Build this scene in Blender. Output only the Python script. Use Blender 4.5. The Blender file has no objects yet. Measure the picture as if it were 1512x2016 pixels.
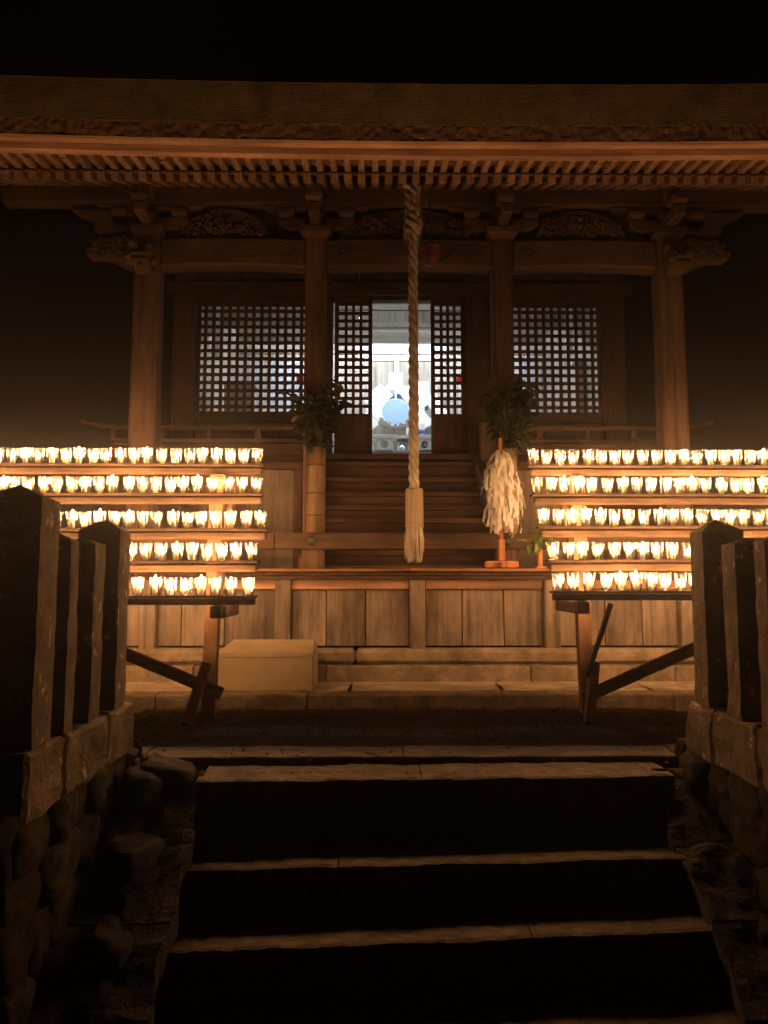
import bpy, bmesh, math, random
from mathutils import Vector, Matrix, noise
R = math.radians
random.seed(7)
sc = bpy.context.scene
COL = sc.collection

# ------------------------------------------------------------------ camera, world, light, exposure
EYE = 0.72
PITCH, YAW = R(5.5), R(0.7)
F, CX, CY = 1456.0, 756.0, 1008.0
cd = bpy.data.cameras.new('camera')
cam = bpy.data.objects.new('camera', cd); COL.objects.link(cam)
cam.location = (0, 0, EYE); cam.rotation_euler = (R(90) + PITCH, 0, -YAW)
cd.sensor_fit = 'VERTICAL'; cd.sensor_height = 36; cd.lens = 26.0
cd.clip_start = 0.05; cd.clip_end = 2000
sc.camera = cam

w = bpy.data.worlds.new('World'); sc.world = w; w.use_nodes = True
nt = w.node_tree; bg = nt.nodes['Background']
sky = nt.nodes.new('ShaderNodeTexSky'); sky.sky_type = 'NISHITA'; sky.sun_disc = False
sky.sun_elevation = R(-6); sky.sun_rotation = R(200)
nt.links.new(sky.outputs[0], bg.inputs[0]); bg.inputs[1].default_value = 0.004
sl = bpy.data.lights.new('sky_fill', 'SUN'); sl.energy = 0.002; sl.angle = R(10); sl.color = (0.8, 0.9, 1.0)  # faint added sun lamp standing for cloudy sky fill
so = bpy.data.objects.new('sky_fill', sl); COL.objects.link(so); so.rotation_euler = (R(50), 0, R(200))
sc.view_settings.view_transform = 'Standard'; sc.view_settings.look = 'None'
sc.view_settings.exposure = 0; sc.view_settings.gamma = 1; sc.view_settings.use_curve_mapping = False
cy = sc.cycles
cy.use_denoising = True; cy.max_bounces = 6; cy.diffuse_bounces = 3; cy.glossy_bounces = 2
cy.transmission_bounces = 3; cy.transparent_max_bounces = 40; cy.volume_bounces = 0
cy.sample_clamp_indirect = 3.0; cy.sample_clamp_direct = 0
cy.caustics_reflective = False; cy.caustics_refractive = False
cy.use_light_tree = True

FLAME = 450.0                                   # flame radiance
CANDLE_COL = (1.0, 0.475, 0.19)

def at(px, py, Y):
    """point on the plane y=Y seen at pixel (px,py) of the photograph (for laying out real sizes)"""
    u, v = (px - CX) / F, (CY - py) / F
    cp, sp, cs, ss = math.cos(PITCH), math.sin(PITCH), math.cos(YAW), math.sin(YAW)
    dx = cs * u - ss * sp * v + ss * cp
    dy = -ss * u - cs * sp * v + cs * cp
    dz = cp * v + sp
    t = Y / dy
    return Vector((dx * t, Y, EYE + dz * t))

# ------------------------------------------------------------------ materials
def mat(name):
    m = bpy.data.materials.new(name); m.use_nodes = True
    return m, m.node_tree, m.node_tree.nodes['Principled BSDF']

def coords(nt, scale, rnd=True):
    tc = nt.nodes.new('ShaderNodeTexCoord'); mp = nt.nodes.new('ShaderNodeMapping')
    mp.inputs['Scale'].default_value = scale
    nt.links.new(tc.outputs['Object'], mp.inputs['Vector'])
    if rnd:
        oi = nt.nodes.new('ShaderNodeObjectInfo'); mu = nt.nodes.new('ShaderNodeMath'); mu.operation = 'MULTIPLY'
        mu.inputs[1].default_value = 37.0
        cb = nt.nodes.new('ShaderNodeCombineXYZ')
        nt.links.new(oi.outputs['Random'], mu.inputs[0])
        for k in range(3): nt.links.new(mu.outputs[0], cb.inputs[k])
        nt.links.new(cb.outputs[0], mp.inputs['Location'])
    return mp.outputs[0]

def noise_tex(nt, vec, scale, detail=5, rough=0.6):
    n = nt.nodes.new('ShaderNodeTexNoise'); n.inputs['Scale'].default_value = scale
    n.inputs['Detail'].default_value = detail; n.inputs['Roughness'].default_value = rough
    nt.links.new(vec, n.inputs['Vector']); return n.outputs['Fac']

def ramp(nt, fac, stops):
    r = nt.nodes.new('ShaderNodeValToRGB')
    e = r.color_ramp.elements
    while len(e) < len(stops): e.new(0.5)
    for q, (p, c) in zip(e, stops): q.position = p; q.color = (*c, 1)
    nt.links.new(fac, r.inputs[0]); return r.outputs[0]

def mixc(nt, fac, a, b, mode='MIX'):
    m = nt.nodes.new('ShaderNodeMix'); m.data_type = 'RGBA'; m.blend_type = mode
    if isinstance(fac, float): m.inputs[0].default_value = fac
    else: nt.links.new(fac, m.inputs[0])
    for i, s in ((6, a), (7, b)):
        if isinstance(s, tuple): m.inputs[i].default_value = (*s, 1)
        else: nt.links.new(s, m.inputs[i])
    return m.outputs[2]

def bump(nt, bsdf, h, strength=0.4, dist=0.01):
    b = nt.nodes.new('ShaderNodeBump'); b.inputs['Strength'].default_value = strength; b.inputs['Distance'].default_value = dist
    nt.links.new(h, b.inputs['Height']); nt.links.new(b.outputs[0], bsdf.inputs['Normal'])

def wood(name, c, axis='X', stain=0.5, rough=0.75, grain=22, var=0.35):
    m, nt, b = mat(name)
    s = [grain] * 3; s['XYZ'.index(axis)] = 1.1
    g = noise_tex(nt, coords(nt, s), 1.0, 6, 0.65)
    sb = [2.6] * 3; sb['XYZ'.index(axis)] = 1.0
    bl = noise_tex(nt, coords(nt, sb), 1.6, 6, 0.7)
    d = tuple(x * (1 - 0.55) for x in c); l = tuple(min(1, x * 1.25) for x in c)
    col = ramp(nt, g, [(0.28, d), (0.5, c), (0.75, l)])
    dirt = ramp(nt, bl, [(0.36, (1 - stain,) * 3), (0.62, (1, 1, 1))])
    col = mixc(nt, 1.0, col, dirt, 'MULTIPLY')
    oi = nt.nodes.new('ShaderNodeObjectInfo')
    v = ramp(nt, oi.outputs['Random'], [(0, (1 - var,) * 3), (1, (1, 1, 1))])
    col = mixc(nt, 1.0, col, v, 'MULTIPLY')
    nt.links.new(col, b.inputs['Base Color']); b.inputs['Roughness'].default_value = rough
    b.inputs['Specular IOR Level'].default_value = 0.25
    bump(nt, b, g, 0.45, 0.006)
    return m

def stone(name, c, moss=(0.05, 0.055, 0.02), mossy=0.5, scale=9, bs=0.6, lich=0.0):
    m, nt, b = mat(name)
    v = coords(nt, (1, 1, 1))
    g = noise_tex(nt, v, scale, 8, 0.7); bl = noise_tex(nt, v, scale * 0.33, 5, 0.6); fine = noise_tex(nt, v, scale * 9, 4, 0.7)
    col = ramp(nt, g, [(0.3, tuple(x * 0.45 for x in c)), (0.55, c), (0.75, tuple(min(1, x * 1.35) for x in c))])
    f = ramp(nt, bl, [(0.62 - 0.3 * mossy, (0, 0, 0)), (0.72, (1, 1, 1))])
    col = mixc(nt, f, col, moss)
    if lich:
        lf = ramp(nt, noise_tex(nt, coords(nt, (1, 1, 0.55)), scale * 2.6, 5, 0.6), [(0.70 - lich * 0.1, (0, 0, 0)), (0.75 - lich * 0.1, (1, 1, 1))])
        col = mixc(nt, lf, col, (0.30, 0.27, 0.2))
    nt.links.new(col, b.inputs['Base Color']); b.inputs['Roughness'].default_value = 0.9
    b.inputs['Specular IOR Level'].default_value = 0.2
    ad = nt.nodes.new('ShaderNodeMath'); ad.operation = 'ADD'
    nt.links.new(g, ad.inputs[0]); nt.links.new(fine, ad.inputs[1])
    bump(nt, b, ad.outputs[0], bs, 0.012)
    return m

def plain(name, c, rough=0.6, nscale=12, var=0.2, spec=0.3, bs=0.15, metal=0.0):
    m, nt, b = mat(name)
    g = noise_tex(nt, coords(nt, (1, 1, 1)), nscale, 5, 0.6)
    col = ramp(nt, g, [(0.3, tuple(x * (1 - var) for x in c)), (0.7, tuple(min(1, x * (1 + var * 0.4)) for x in c))])
    nt.links.new(col, b.inputs['Base Color']); b.inputs['Roughness'].default_value = rough
    b.inputs['Specular IOR Level'].default_value = spec; b.inputs['Metallic'].default_value = metal
    bump(nt, b, g, bs, 0.004)
    return m

def emit(name, c, s):
    m = bpy.data.materials.new(name); m.use_nodes = True; nt = m.node_tree; nt.nodes.clear()
    e = nt.nodes.new('ShaderNodeEmission'); o = nt.nodes.new('ShaderNodeOutputMaterial')
    e.inputs[0].default_value = (*c, 1); e.inputs[1].default_value = s
    nt.links.new(e.outputs[0], o.inputs[0]); return m

OLD = (0.165, 0.10, 0.058)
M = {}
for ax in 'XYZ':
    M['wood' + ax] = wood('aged_wood_' + ax.lower(), OLD, ax)
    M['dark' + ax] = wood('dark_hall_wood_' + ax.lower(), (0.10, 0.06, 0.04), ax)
    M['rack' + ax] = wood('rack_wood_' + ax.lower(), (0.20, 0.122, 0.07), ax, 0.6)
    M['room' + ax] = wood('room_wood_' + ax.lower(), (0.42, 0.38, 0.33), ax, 0.25)
M['eave'] = wood('eave_wood', (0.48, 0.28, 0.17), 'X', 0.45)
M['rafter'] = wood('rafter_wood', (0.36, 0.225, 0.14), 'Y', 0.4)
M['panel'] = wood('panel_wood', (0.27, 0.215, 0.16), 'Z', 0.62, grain=30)
M['deckedge'] = wood('deck_wood', (0.30, 0.15, 0.075), 'X', 0.4)
M['bark'] = stone('cypress_bark', (0.12, 0.09, 0.05), (0.09, 0.075, 0.03), 0.5, 5, 0.5)
M['barkrough'] = stone('rough_bark', (0.13, 0.075, 0.04), (0.05, 0.03, 0.018), 0.5, 14, 0.9)
M['stone'] = stone('granite', (0.30, 0.27, 0.22), (0.10, 0.09, 0.05), 0.35, 10, 0.5)
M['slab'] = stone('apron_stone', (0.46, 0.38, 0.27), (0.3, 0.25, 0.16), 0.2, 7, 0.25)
M['kerb'] = stone('mossy_kerb_stone', (0.28, 0.225, 0.155), (0.13, 0.105, 0.06), 0.5, 9, 0.6)
M['post'] = stone('weathered_post_stone', (0.13, 0.10, 0.07), (0.06, 0.055, 0.035), 0.55, 9, 0.8, 0.85)
M['rubble'] = stone('rubble_stone', (0.06, 0.046, 0.033), (0.018, 0.018, 0.009), 0.7, 12, 1.0, 0.3)
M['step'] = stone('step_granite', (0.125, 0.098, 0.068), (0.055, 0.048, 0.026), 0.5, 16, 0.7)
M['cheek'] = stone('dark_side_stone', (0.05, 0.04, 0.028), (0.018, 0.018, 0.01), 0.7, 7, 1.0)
M['soil'] = stone('damp_soil', (0.075, 0.055, 0.035), (0.04, 0.045, 0.018), 0.6, 8, 1.0)
M['bamboo'] = wood('bamboo', (0.32, 0.215, 0.115), 'Z', 0.4, 0.5, 14)
M['band'] = plain('dark_binding', (0.06, 0.04, 0.025), 0.8)
M['straw'] = wood('straw', (0.58, 0.50, 0.38), 'Z', 0.45, 0.9, 40)
M['sleeve'] = wood('rope_sleeve_wood', (0.37, 0.29, 0.21), 'Z', 0.3)
M['new'] = wood('new_cedar', (0.56, 0.24, 0.11), 'Z', 0.15)
M['leaf'] = plain('sakaki_leaf', (0.018, 0.03, 0.011), 0.4, 6, 0.5, 0.5)
M['leaf2'] = plain('sprig_leaf', (0.16, 0.26, 0.05), 0.4, 6, 0.4, 0.5)
M['twig'] = plain('twig', (0.06, 0.045, 0.03), 0.8)
M['box'] = plain('tan_box_board', (0.42, 0.33, 0.2), 0.7, 7, 0.18)
for ax in 'XYZ': M['leg' + ax] = wood('rack_leg_cedar_' + ax.lower(), (0.36, 0.20, 0.11), ax, 0.4)
M['metal'] = plain('dark_bronze', (0.07, 0.06, 0.05), 0.5, 20, 0.4, 0.5, 0.2, 0.6)
M['bell'] = plain('red_lacquer', (0.15, 0.045, 0.022), 0.5)
M['plaster'] = plain('white_plaster', (0.8, 0.8, 0.78), 0.9, 4, 0.06)
M['papergrey'] = plain('grey_blue_paper_door', (0.36, 0.40, 0.44), 0.9, 3, 0.35)
M['white'] = plain('white_paper', (0.85, 0.85, 0.82), 0.9, 8, 0.05)
M['mirror'] = plain('mirror_painted_reflection', (0.42, 0.66, 0.92), 0.35, 3, 0.1, 0.5)  # bluish room light reflected in the mirror, painted in as base colour
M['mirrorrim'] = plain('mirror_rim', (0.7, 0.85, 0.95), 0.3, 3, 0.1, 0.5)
M['carve'] = plain('grey_carved_wood', (0.38, 0.36, 0.32), 0.8, 20, 0.4)
M['blue'] = plain('blue_cloth', (0.05, 0.1, 0.28), 0.9)
M['red'] = plain('red_cloth', (0.6, 0.03, 0.05), 0.9)
M['flame'] = emit('candle_flame', CANDLE_COL, FLAME)
M['tube'] = emit('tube_lamp', (0.86, 0.94, 1.0), 380.0)
M['tube2'] = emit('dim_tube_lamp', (0.86, 0.94, 1.0), 105.0)

def paper_mat():
    m, nt, b = mat('hanging_paper'); nt.nodes.remove(b)
    d = nt.nodes.new('ShaderNodeBsdfDiffuse'); t = nt.nodes.new('ShaderNodeBsdfTranslucent'); mx = nt.nodes.new('ShaderNodeMixShader')
    d.inputs[0].default_value = (0.8, 0.77, 0.70, 1); t.inputs[0].default_value = (0.8, 0.77, 0.70, 1); mx.inputs[0].default_value = 0.35
    nt.links.new(d.outputs[0], mx.inputs[1]); nt.links.new(t.outputs[0], mx.inputs[2])
    nt.links.new(mx.outputs[0], nt.nodes['Material Output'].inputs[0]); return m
M['paper'] = paper_mat()

def wax_mat():
    m, nt, b = mat('candle_wax')
    b.inputs['Base Color'].default_value = (0.95, 0.90, 0.80, 1); b.inputs['Roughness'].default_value = 0.5
    b.inputs['Subsurface Weight'].default_value = 1.0; b.inputs['Subsurface Radius'].default_value = (1.0, 0.7, 0.45); b.inputs['Subsurface Scale'].default_value = 0.03
    return m
M['wax'] = wax_mat()

def cup_mat():
    # thin clear plastic: translucent noise streaks imitate refraction and glow of the flame
    m, nt, b = mat('clear_plastic_cup'); nt.nodes.remove(b)
    tr = nt.nodes.new('ShaderNodeBsdfTransparent'); gl = nt.nodes.new('ShaderNodeBsdfGlossy')
    tl = nt.nodes.new('ShaderNodeBsdfTranslucent')
    tr.inputs[0].default_value = (0.96, 0.96, 0.95, 1); gl.inputs['Roughness'].default_value = 0.12
    gl.inputs[0].default_value = (0.9, 0.9, 0.9, 1)
    tl.inputs[0].default_value = (0.9, 0.88, 0.82, 1)
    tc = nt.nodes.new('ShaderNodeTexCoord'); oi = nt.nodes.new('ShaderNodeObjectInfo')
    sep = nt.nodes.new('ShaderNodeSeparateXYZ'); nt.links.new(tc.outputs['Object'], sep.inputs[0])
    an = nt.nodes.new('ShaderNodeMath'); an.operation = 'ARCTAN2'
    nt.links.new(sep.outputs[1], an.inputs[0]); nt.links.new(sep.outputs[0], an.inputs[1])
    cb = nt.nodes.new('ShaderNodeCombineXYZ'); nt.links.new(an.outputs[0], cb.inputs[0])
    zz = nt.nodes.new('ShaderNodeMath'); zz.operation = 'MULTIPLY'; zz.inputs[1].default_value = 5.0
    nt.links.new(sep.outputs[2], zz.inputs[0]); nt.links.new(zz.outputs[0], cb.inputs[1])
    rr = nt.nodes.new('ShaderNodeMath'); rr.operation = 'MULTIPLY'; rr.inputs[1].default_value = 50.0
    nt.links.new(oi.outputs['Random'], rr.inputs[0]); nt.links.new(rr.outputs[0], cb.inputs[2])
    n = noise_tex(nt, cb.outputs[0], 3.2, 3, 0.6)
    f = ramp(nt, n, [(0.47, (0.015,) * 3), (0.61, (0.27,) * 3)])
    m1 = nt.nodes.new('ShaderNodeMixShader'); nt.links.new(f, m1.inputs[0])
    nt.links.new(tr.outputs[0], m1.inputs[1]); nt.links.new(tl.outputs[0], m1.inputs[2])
    lw = nt.nodes.new('ShaderNodeFresnel'); lw.inputs[0].default_value = 1.38
    m2 = nt.nodes.new('ShaderNodeMixShader'); nt.links.new(lw.outputs[0], m2.inputs[0])
    nt.links.new(m1.outputs[0], m2.inputs[1]); nt.links.new(gl.outputs[0], m2.inputs[2])
    nt.links.new(m2.outputs[0], nt.nodes['Material Output'].inputs[0]); return m
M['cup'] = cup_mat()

# ------------------------------------------------------------------ mesh helpers
WL = {}                                           # world location of each object
def link(name, me, m=None, loc=(0, 0, 0), parent=None, rot=None):
    o = bpy.data.objects.new(name, me); COL.objects.link(o)
    loc = Vector(loc); WL[o] = loc
    if parent is not None:
        o.parent = parent; o.location = loc - WL[parent]
    else: o.location = loc
    if rot is not None: o.rotation_euler = rot
    if m is not None and not me.materials: me.materials.append(M[m] if isinstance(m, str) else m)
    return o

def tag(o, label=None, cat=None, group=None, kind=None):
    if label: o['label'] = label
    if cat: o['category'] = cat
    if group: o['group'] = group
    if kind: o['kind'] = kind
    return o

def empty(name, loc, label=None, cat=None, group=None):
    o = link(name, None, None, loc); o.empty_display_size = 0.1
    return tag(o, label, cat, group)

def bm_mesh(bm, smooth=False):
    me = bpy.data.meshes.new('mesh'); bmesh.ops.recalc_face_normals(bm, faces=bm.faces[:]); bm.to_mesh(me); bm.free()
    if smooth:
        me.polygons.foreach_set('use_smooth', [True] * len(me.polygons))
    return me

def bm_box(bm, c, s, bev=0.0, rot=None):
    r = bmesh.ops.create_cube(bm, size=1)
    vs = r['verts']
    bmesh.ops.scale(bm, vec=s, verts=vs)
    if bev > 0:
        es = list({e for v in vs for e in v.link_edges})
        q = bmesh.ops.bevel(bm, geom=es, offset=bev, segments=1, affect='EDGES', profile=0.5)
        vs = list({v for f in q['faces'] for v in f.verts} | {v for v in vs if v.is_valid})
    if rot is not None: bmesh.ops.rotate(bm, cent=(0, 0, 0), matrix=rot, verts=vs)
    bmesh.ops.translate(bm, vec=c, verts=vs)
    return vs

def box(name, x0, x1, y0, y1, z0, z1, m, parent=None, bev=0.004, warp=0.0):
    c = Vector(((x0 + x1) / 2, (y0 + y1) / 2, (z0 + z1) / 2)); s = (abs(x1 - x0), abs(y1 - y0), abs(z1 - z0))
    bm = bmesh.new(); bm_box(bm, (0, 0, 0), s, min(bev, min(s) * 0.3))
    if warp:
        cuts = 6
        bmesh.ops.subdivide_edges(bm, edges=[e for e in bm.edges if e.calc_length() > max(s) * 0.5], cuts=cuts, use_grid_fill=True)
        for v in bm.verts:
            n = noise.noise_vector((v.co + c) * 3.1); v.co += Vector((n.x * 0.3, n.y, n.z)) * warp
    return link(name, bm_mesh(bm), m, c, parent)

def rough_block(name, x0, x1, y0, y1, z0, z1, m, parent=None, cuts=5, amp=0.01, freq=6, bev=0.012):
    c = Vector(((x0 + x1) / 2, (y0 + y1) / 2, (z0 + z1) / 2)); s = (abs(x1 - x0), abs(y1 - y0), abs(z1 - z0))
    bm = bmesh.new(); bm_box(bm, (0, 0, 0), s, min(bev, min(s) * 0.25))
    bmesh.ops.subdivide_edges(bm, edges=[e for e in bm.edges if e.calc_length() > 0.06], cuts=cuts, use_grid_fill=True)
    for v in bm.verts:
        v.co += noise.noise_vector((v.co + c) * freq) * amp + noise.noise_vector((v.co + c) * freq * 3) * amp * 0.4
    return link(name, bm_mesh(bm), m, c, parent)

def beam(name, p, q, wd, ht, m, parent=None, bev=0.003, up=(0, 0, 1)):
    p, q = Vector(p), Vector(q); d = q - p; L = d.length; d.normalize()
    side = d.cross(Vector(up)).normalized(); u = side.cross(d).normalized()
    mt = Matrix((side, d, u)).transposed()
    bm = bmesh.new(); bm_box(bm, (0, 0, 0), (wd, L, ht), min(bev, wd * .3, ht * .3), mt)
    return link(name, bm_mesh(bm), m, (p + q) / 2, parent)

def bm_tube(bm, pts, rads, seg=8, cap=True):
    rings = []
    n = len(pts); pv = None
    for i, p in enumerate(pts):
        p = Vector(p)
        t = (Vector(pts[min(i + 1, n - 1)]) - Vector(pts[max(i - 1, 0)]))
        if t.length < 1e-9: t = Vector((0, 0, 1))
        t.normalize()
        if pv is None:
            a = Vector((0, 0, 1)) if abs(t.z) < 0.9 else Vector((1, 0, 0))
            pv = t.cross(a).normalized()
        pv = (pv - t * pv.dot(t)).normalized(); b = t.cross(pv)
        r = rads[i] if hasattr(rads, '__len__') else rads
        rings.append([bm.verts.new(p + (pv * math.cos(2 * math.pi * k / seg) + b * math.sin(2 * math.pi * k / seg)) * r) for k in range(seg)])
    for a, b in zip(rings, rings[1:]):
        for k in range(seg): bm.faces.new((a[k], a[(k + 1) % seg], b[(k + 1) % seg], b[k]))
    if cap:
        bm.faces.new(rings[0][::-1]); bm.faces.new(rings[-1])

def tube(name, pts, rads, m, parent=None, seg=8, smooth=True):
    c = Vector(pts[0]); bm = bmesh.new(); bm_tube(bm, [Vector(p) - c for p in pts], rads, seg)
    return link(name, bm_mesh(bm, smooth), m, c, parent)

def bm_lathe(bm, prof, seg=20, capb=False, capt=False):
    rings = [[bm.verts.new((r * math.cos(2 * math.pi * k / seg), r * math.sin(2 * math.pi * k / seg), z)) for k in range(seg)] for r, z in prof]
    for a, b in zip(rings, rings[1:]):
        for k in range(seg): bm.faces.new((a[k], a[(k + 1) % seg], b[(k + 1) % seg], b[k]))
    if capb: bm.faces.new(rings[0][::-1])
    if capt: bm.faces.new(rings[-1])

def lathe(name, prof, loc, m, parent=None, seg=20, capb=True, capt=True, smooth=True):
    bm = bmesh.new(); bm_lathe(bm, prof, seg, capb, capt)
    return link(name, bm_mesh(bm, smooth), m, loc, parent)

def bm_prism(bm, poly, y0, y1, bev=0.0):
    a = [bm.verts.new((x, y0, z)) for x, z in poly]; b = [bm.verts.new((x, y1, z)) for x, z in poly]
    n = len(poly)
    fs = [bm.faces.new(a), bm.faces.new(b[::-1])]
    for k in range(n): fs.append(bm.faces.new((a[k], b[k], b[(k + 1) % n], a[(k + 1) % n])))
    if bev:
        bmesh.ops.recalc_face_normals(bm, faces=fs)
        bmesh.ops.bevel(bm, geom=list(fs[0].edges), offset=bev, segments=1, affect='EDGES')

def prism(name, poly, y0, y1, m, parent=None, bev=0.0):
    cx = sum(p[0] for p in poly) / len(poly); cz = sum(p[1] for p in poly) / len(poly); cyy = (y0 + y1) / 2
    bm = bmesh.new(); bm_prism(bm, [(x - cx, z - cz) for x, z in poly], y0 - cyy, y1 - cyy, bev)
    return link(name, bm_mesh(bm), m, (cx, cyy, cz), parent)

def bm_spiral(bm, cx, cz, y, r0, turns, a0, th, sgn=1, seg=6):
    n = int(10 * turns) + 4; pts, rad = [], []
    for i in range(n):
        t = i / (n - 1); a = a0 + sgn * t * turns * 2 * math.pi; r = r0 * (1 - 0.85 * t)
        pts.append((cx + r * math.cos(a), y - 0.012 * t, cz + r * math.sin(a))); rad.append(th * (1 - 0.5 * t))
    bm_tube(bm, pts, rad, seg)

ORD = ['first', 'second', 'third', 'fourth', 'fifth', 'sixth', 'seventh', 'eighth', 'ninth', 'tenth', 'eleventh', 'twelfth',
       'thirteenth', 'fourteenth', 'fifteenth', 'sixteenth', 'seventeenth', 'eighteenth', 'nineteenth', 'twentieth', 'twenty-first',
       'twenty-second', 'twenty-third', 'twenty-fourth', 'twenty-fifth', 'twenty-sixth', 'twenty-seventh', 'twenty-eighth']

# ------------------------------------------------------------------ ground, terrace, steps
XC = 0.23                                          # axis of the shrine
XL, XR = -0.99, 1.285                              # inner faces of the two stone fences
LOW = -1.55
def ground():
    bm = bmesh.new()
    bmesh.ops.create_grid(bm, x_segments=8, y_segments=8, size=75)
    bmesh.ops.translate(bm, vec=(0, 0, LOW), verts=bm.verts[:])
    o = link('ground', bm_mesh(bm), 'soil'); tag(o, kind='structure')
    # raised terrace: a finely uneven sheet with a notch for the steps, and its retained sides
    bm = bmesh.new()
    def sheet(x0, x1, y0, y1, nx, ny, amp):
        g = [[bm.verts.new((x0 + (x1 - x0) * i / nx, y0 + (y1 - y0) * j / ny, 0)) for i in range(nx + 1)] for j in range(ny + 1)]
        for row in g:
            for v in row:
                k = min(1, max(0, (v.co.y - 3.42) / 0.12))
                v.co.z = -0.012 + k * (0.02 + amp * (noise.noise(v.co * 2.3) + 0.6 * noise.noise(v.co * 9)))
        for j in range(ny):
            for i in range(nx): bm.faces.new((g[j][i], g[j][i + 1], g[j + 1][i + 1], g[j + 1][i]))
    sheet(-1.3, 1.7, 3.2, 4.4, 150, 66, 0.014)
    sheet(-1.3, 1.7, 4.4, 60, 2, 2, 0)
    sheet(-60, -1.3, 2.35, 60, 3, 3, 0); sheet(1.7, 60, 2.35, 60, 3, 3, 0)
    bm_box(bm, ((-60 - 1.3) / 2, 30, (LOW - 0.02) / 2 - 0.02), (58.7, 55, -LOW - 0.02)); bm_box(bm, ((60 + 1.7) / 2, 30, (LOW - 0.02) / 2 - 0.02), (58.3, 55, -LOW - 0.02))
    o = link('terrace', bm_mesh(bm), 'soil'); tag(o, kind='structure')
    # grit and dead leaves lying on the soil
    bm = bmesh.new(); rnd = random.Random(3)
    for i in range(2600):
        x, y = rnd.uniform(-1.25, 1.65), rnd.uniform(3.36, 4.28) if rnd.random() < 0.96 else rnd.uniform(3.02, 3.3)
        s = rnd.uniform(0.003, 0.011)
        a = rnd.uniform(0, 6.28); z = 0.012 + rnd.uniform(0, 0.012) if y > 3.4 else 0.004
        p = [Vector((x + s * math.cos(a + k * 2.1) * rnd.uniform(.6, 1.4), y + s * math.sin(a + k * 2.1) * rnd.uniform(.6, 1.4), z)) for k in range(3)]
        vs = [bm.verts.new(q) for q in p] + [bm.verts.new(sum(p, Vector()) / 3 + Vector((0, 0, s * rnd.uniform(.3, .9))))]
        for f in ((0, 1, 3), (1, 2, 3), (2, 0, 3)): bm.faces.new([vs[k] for k in f])
    for i in range(160):
        px, py, Y = rnd.choice(((rnd.uniform(400, 1280), 1522, 2.97), (rnd.uniform(400, 1320), 1699, 2.70), (rnd.uniform(350, 1390), 1852, 2.47), (rnd.uniform(300, 1330), 1484, 3.22)))
        q = at(px, py, Y + rnd.uniform(0, .06)); q.z += .002; sz_ = rnd.uniform(.003, .009); a = rnd.uniform(0, 6)
        p = [q + Vector((sz_ * math.cos(a + k * 2.1) * 1.4, sz_ * math.sin(a + k * 2.1), 0)) for k in range(3)]
        vs = [bm.verts.new(v) for v in p] + [bm.verts.new(q + Vector((0, 0, sz_ * .5)))]
        for f in ((0, 1, 3), (1, 2, 3), (2, 0, 3)): bm.faces.new([vs[k] for k in f])
    o = link('leaf_litter', bm_mesh(bm), 'soil'); tag(o, 'dark grit and leaf litter on the soil before the apron', kind='stuff', cat='litter')
ground()

steps = empty('stone_steps', (XC, 2.4, LOW)); tag(steps, kind='structure')
def step_block(px_l, py_l, px_r, py_r, Y, zback, depth, splits, h, name='step_slab'):
    """one tread: front top edge runs through the two pixels at depth Y"""
    a, b = at(px_l, py_l, Y), at(px_r, py_r, Y)
    xs = [a.x] + [a.x + (b.x - a.x) * s for s in splits] + [b.x]
    for i in range(len(xs) - 1):
        x0, x1 = xs[i] + 0.002, xs[i + 1] - 0.002
        bm = bmesh.new(); nx = max(4, int((x1 - x0) / 0.012)); ny, nz = 20, 6
        cx = (x0 + x1) / 2; prof = []
        for j in range(ny + 1): prof.append((Y + depth * (1 - j / ny), 0.0))
        for j in range(1, nz + 1): prof.append((Y, -h * j / nz))
        rows = []
        for k in range(nx + 1):
            x = x0 + (x1 - x0) * k / nx; t = (x - a.x) / (b.x - a.x); zt = a.z + (b.z - a.z) * t
            row = []
            for j, (yy, dz) in enumerate(prof):
                p = Vector((x, yy, zt + dz))
                n = noise.noise_vector(p * 5) * 0.005 + noise.noise_vector(p * 25) * 0.004 + noise.noise_vector(p * 60) * 0.002
                if j == ny: n += Vector((0, 0.004, -0.005))
                row.append(bm.verts.new((x - cx, yy + n.y - Y, zt + dz + n.z - a.z)))
            rows.append(row)
        for k in range(nx):
            for j in range(len(prof) - 1): bm.faces.new((rows[k][j], rows[k + 1][j], rows[k + 1][j + 1], rows[k][j + 1]))
        for row in (rows[0], rows[-1]):
            c = bm.verts.new((row[0].co.x, row[0].co.y, row[-1].co.z))
            bm.faces.new(row + [c])
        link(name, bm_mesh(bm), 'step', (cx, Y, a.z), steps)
step_block(385, 1537, 1330, 1527, 2.92, 0, 0.34, [0.47, 0.955], 0.26)
step_block(368, 1713, 1352, 1688, 2.66, 0, 0.34, [0.30], 0.22)
step_block(322, 1874, 1412, 1831, 2.44, 0, 0.32, [0.665], 0.22)
step_block(270, 2090, 1500, 2040, 2.18, 0, 0.34, [0.4], 0.25)
step_block(200, 2330, 1600, 2270, 1.90, 0, 0.36, [0.6], 0.35)
step_block(100, 2700, 1700, 2640, 1.60, 0, 0.38, [0.5], 0.35)
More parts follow.
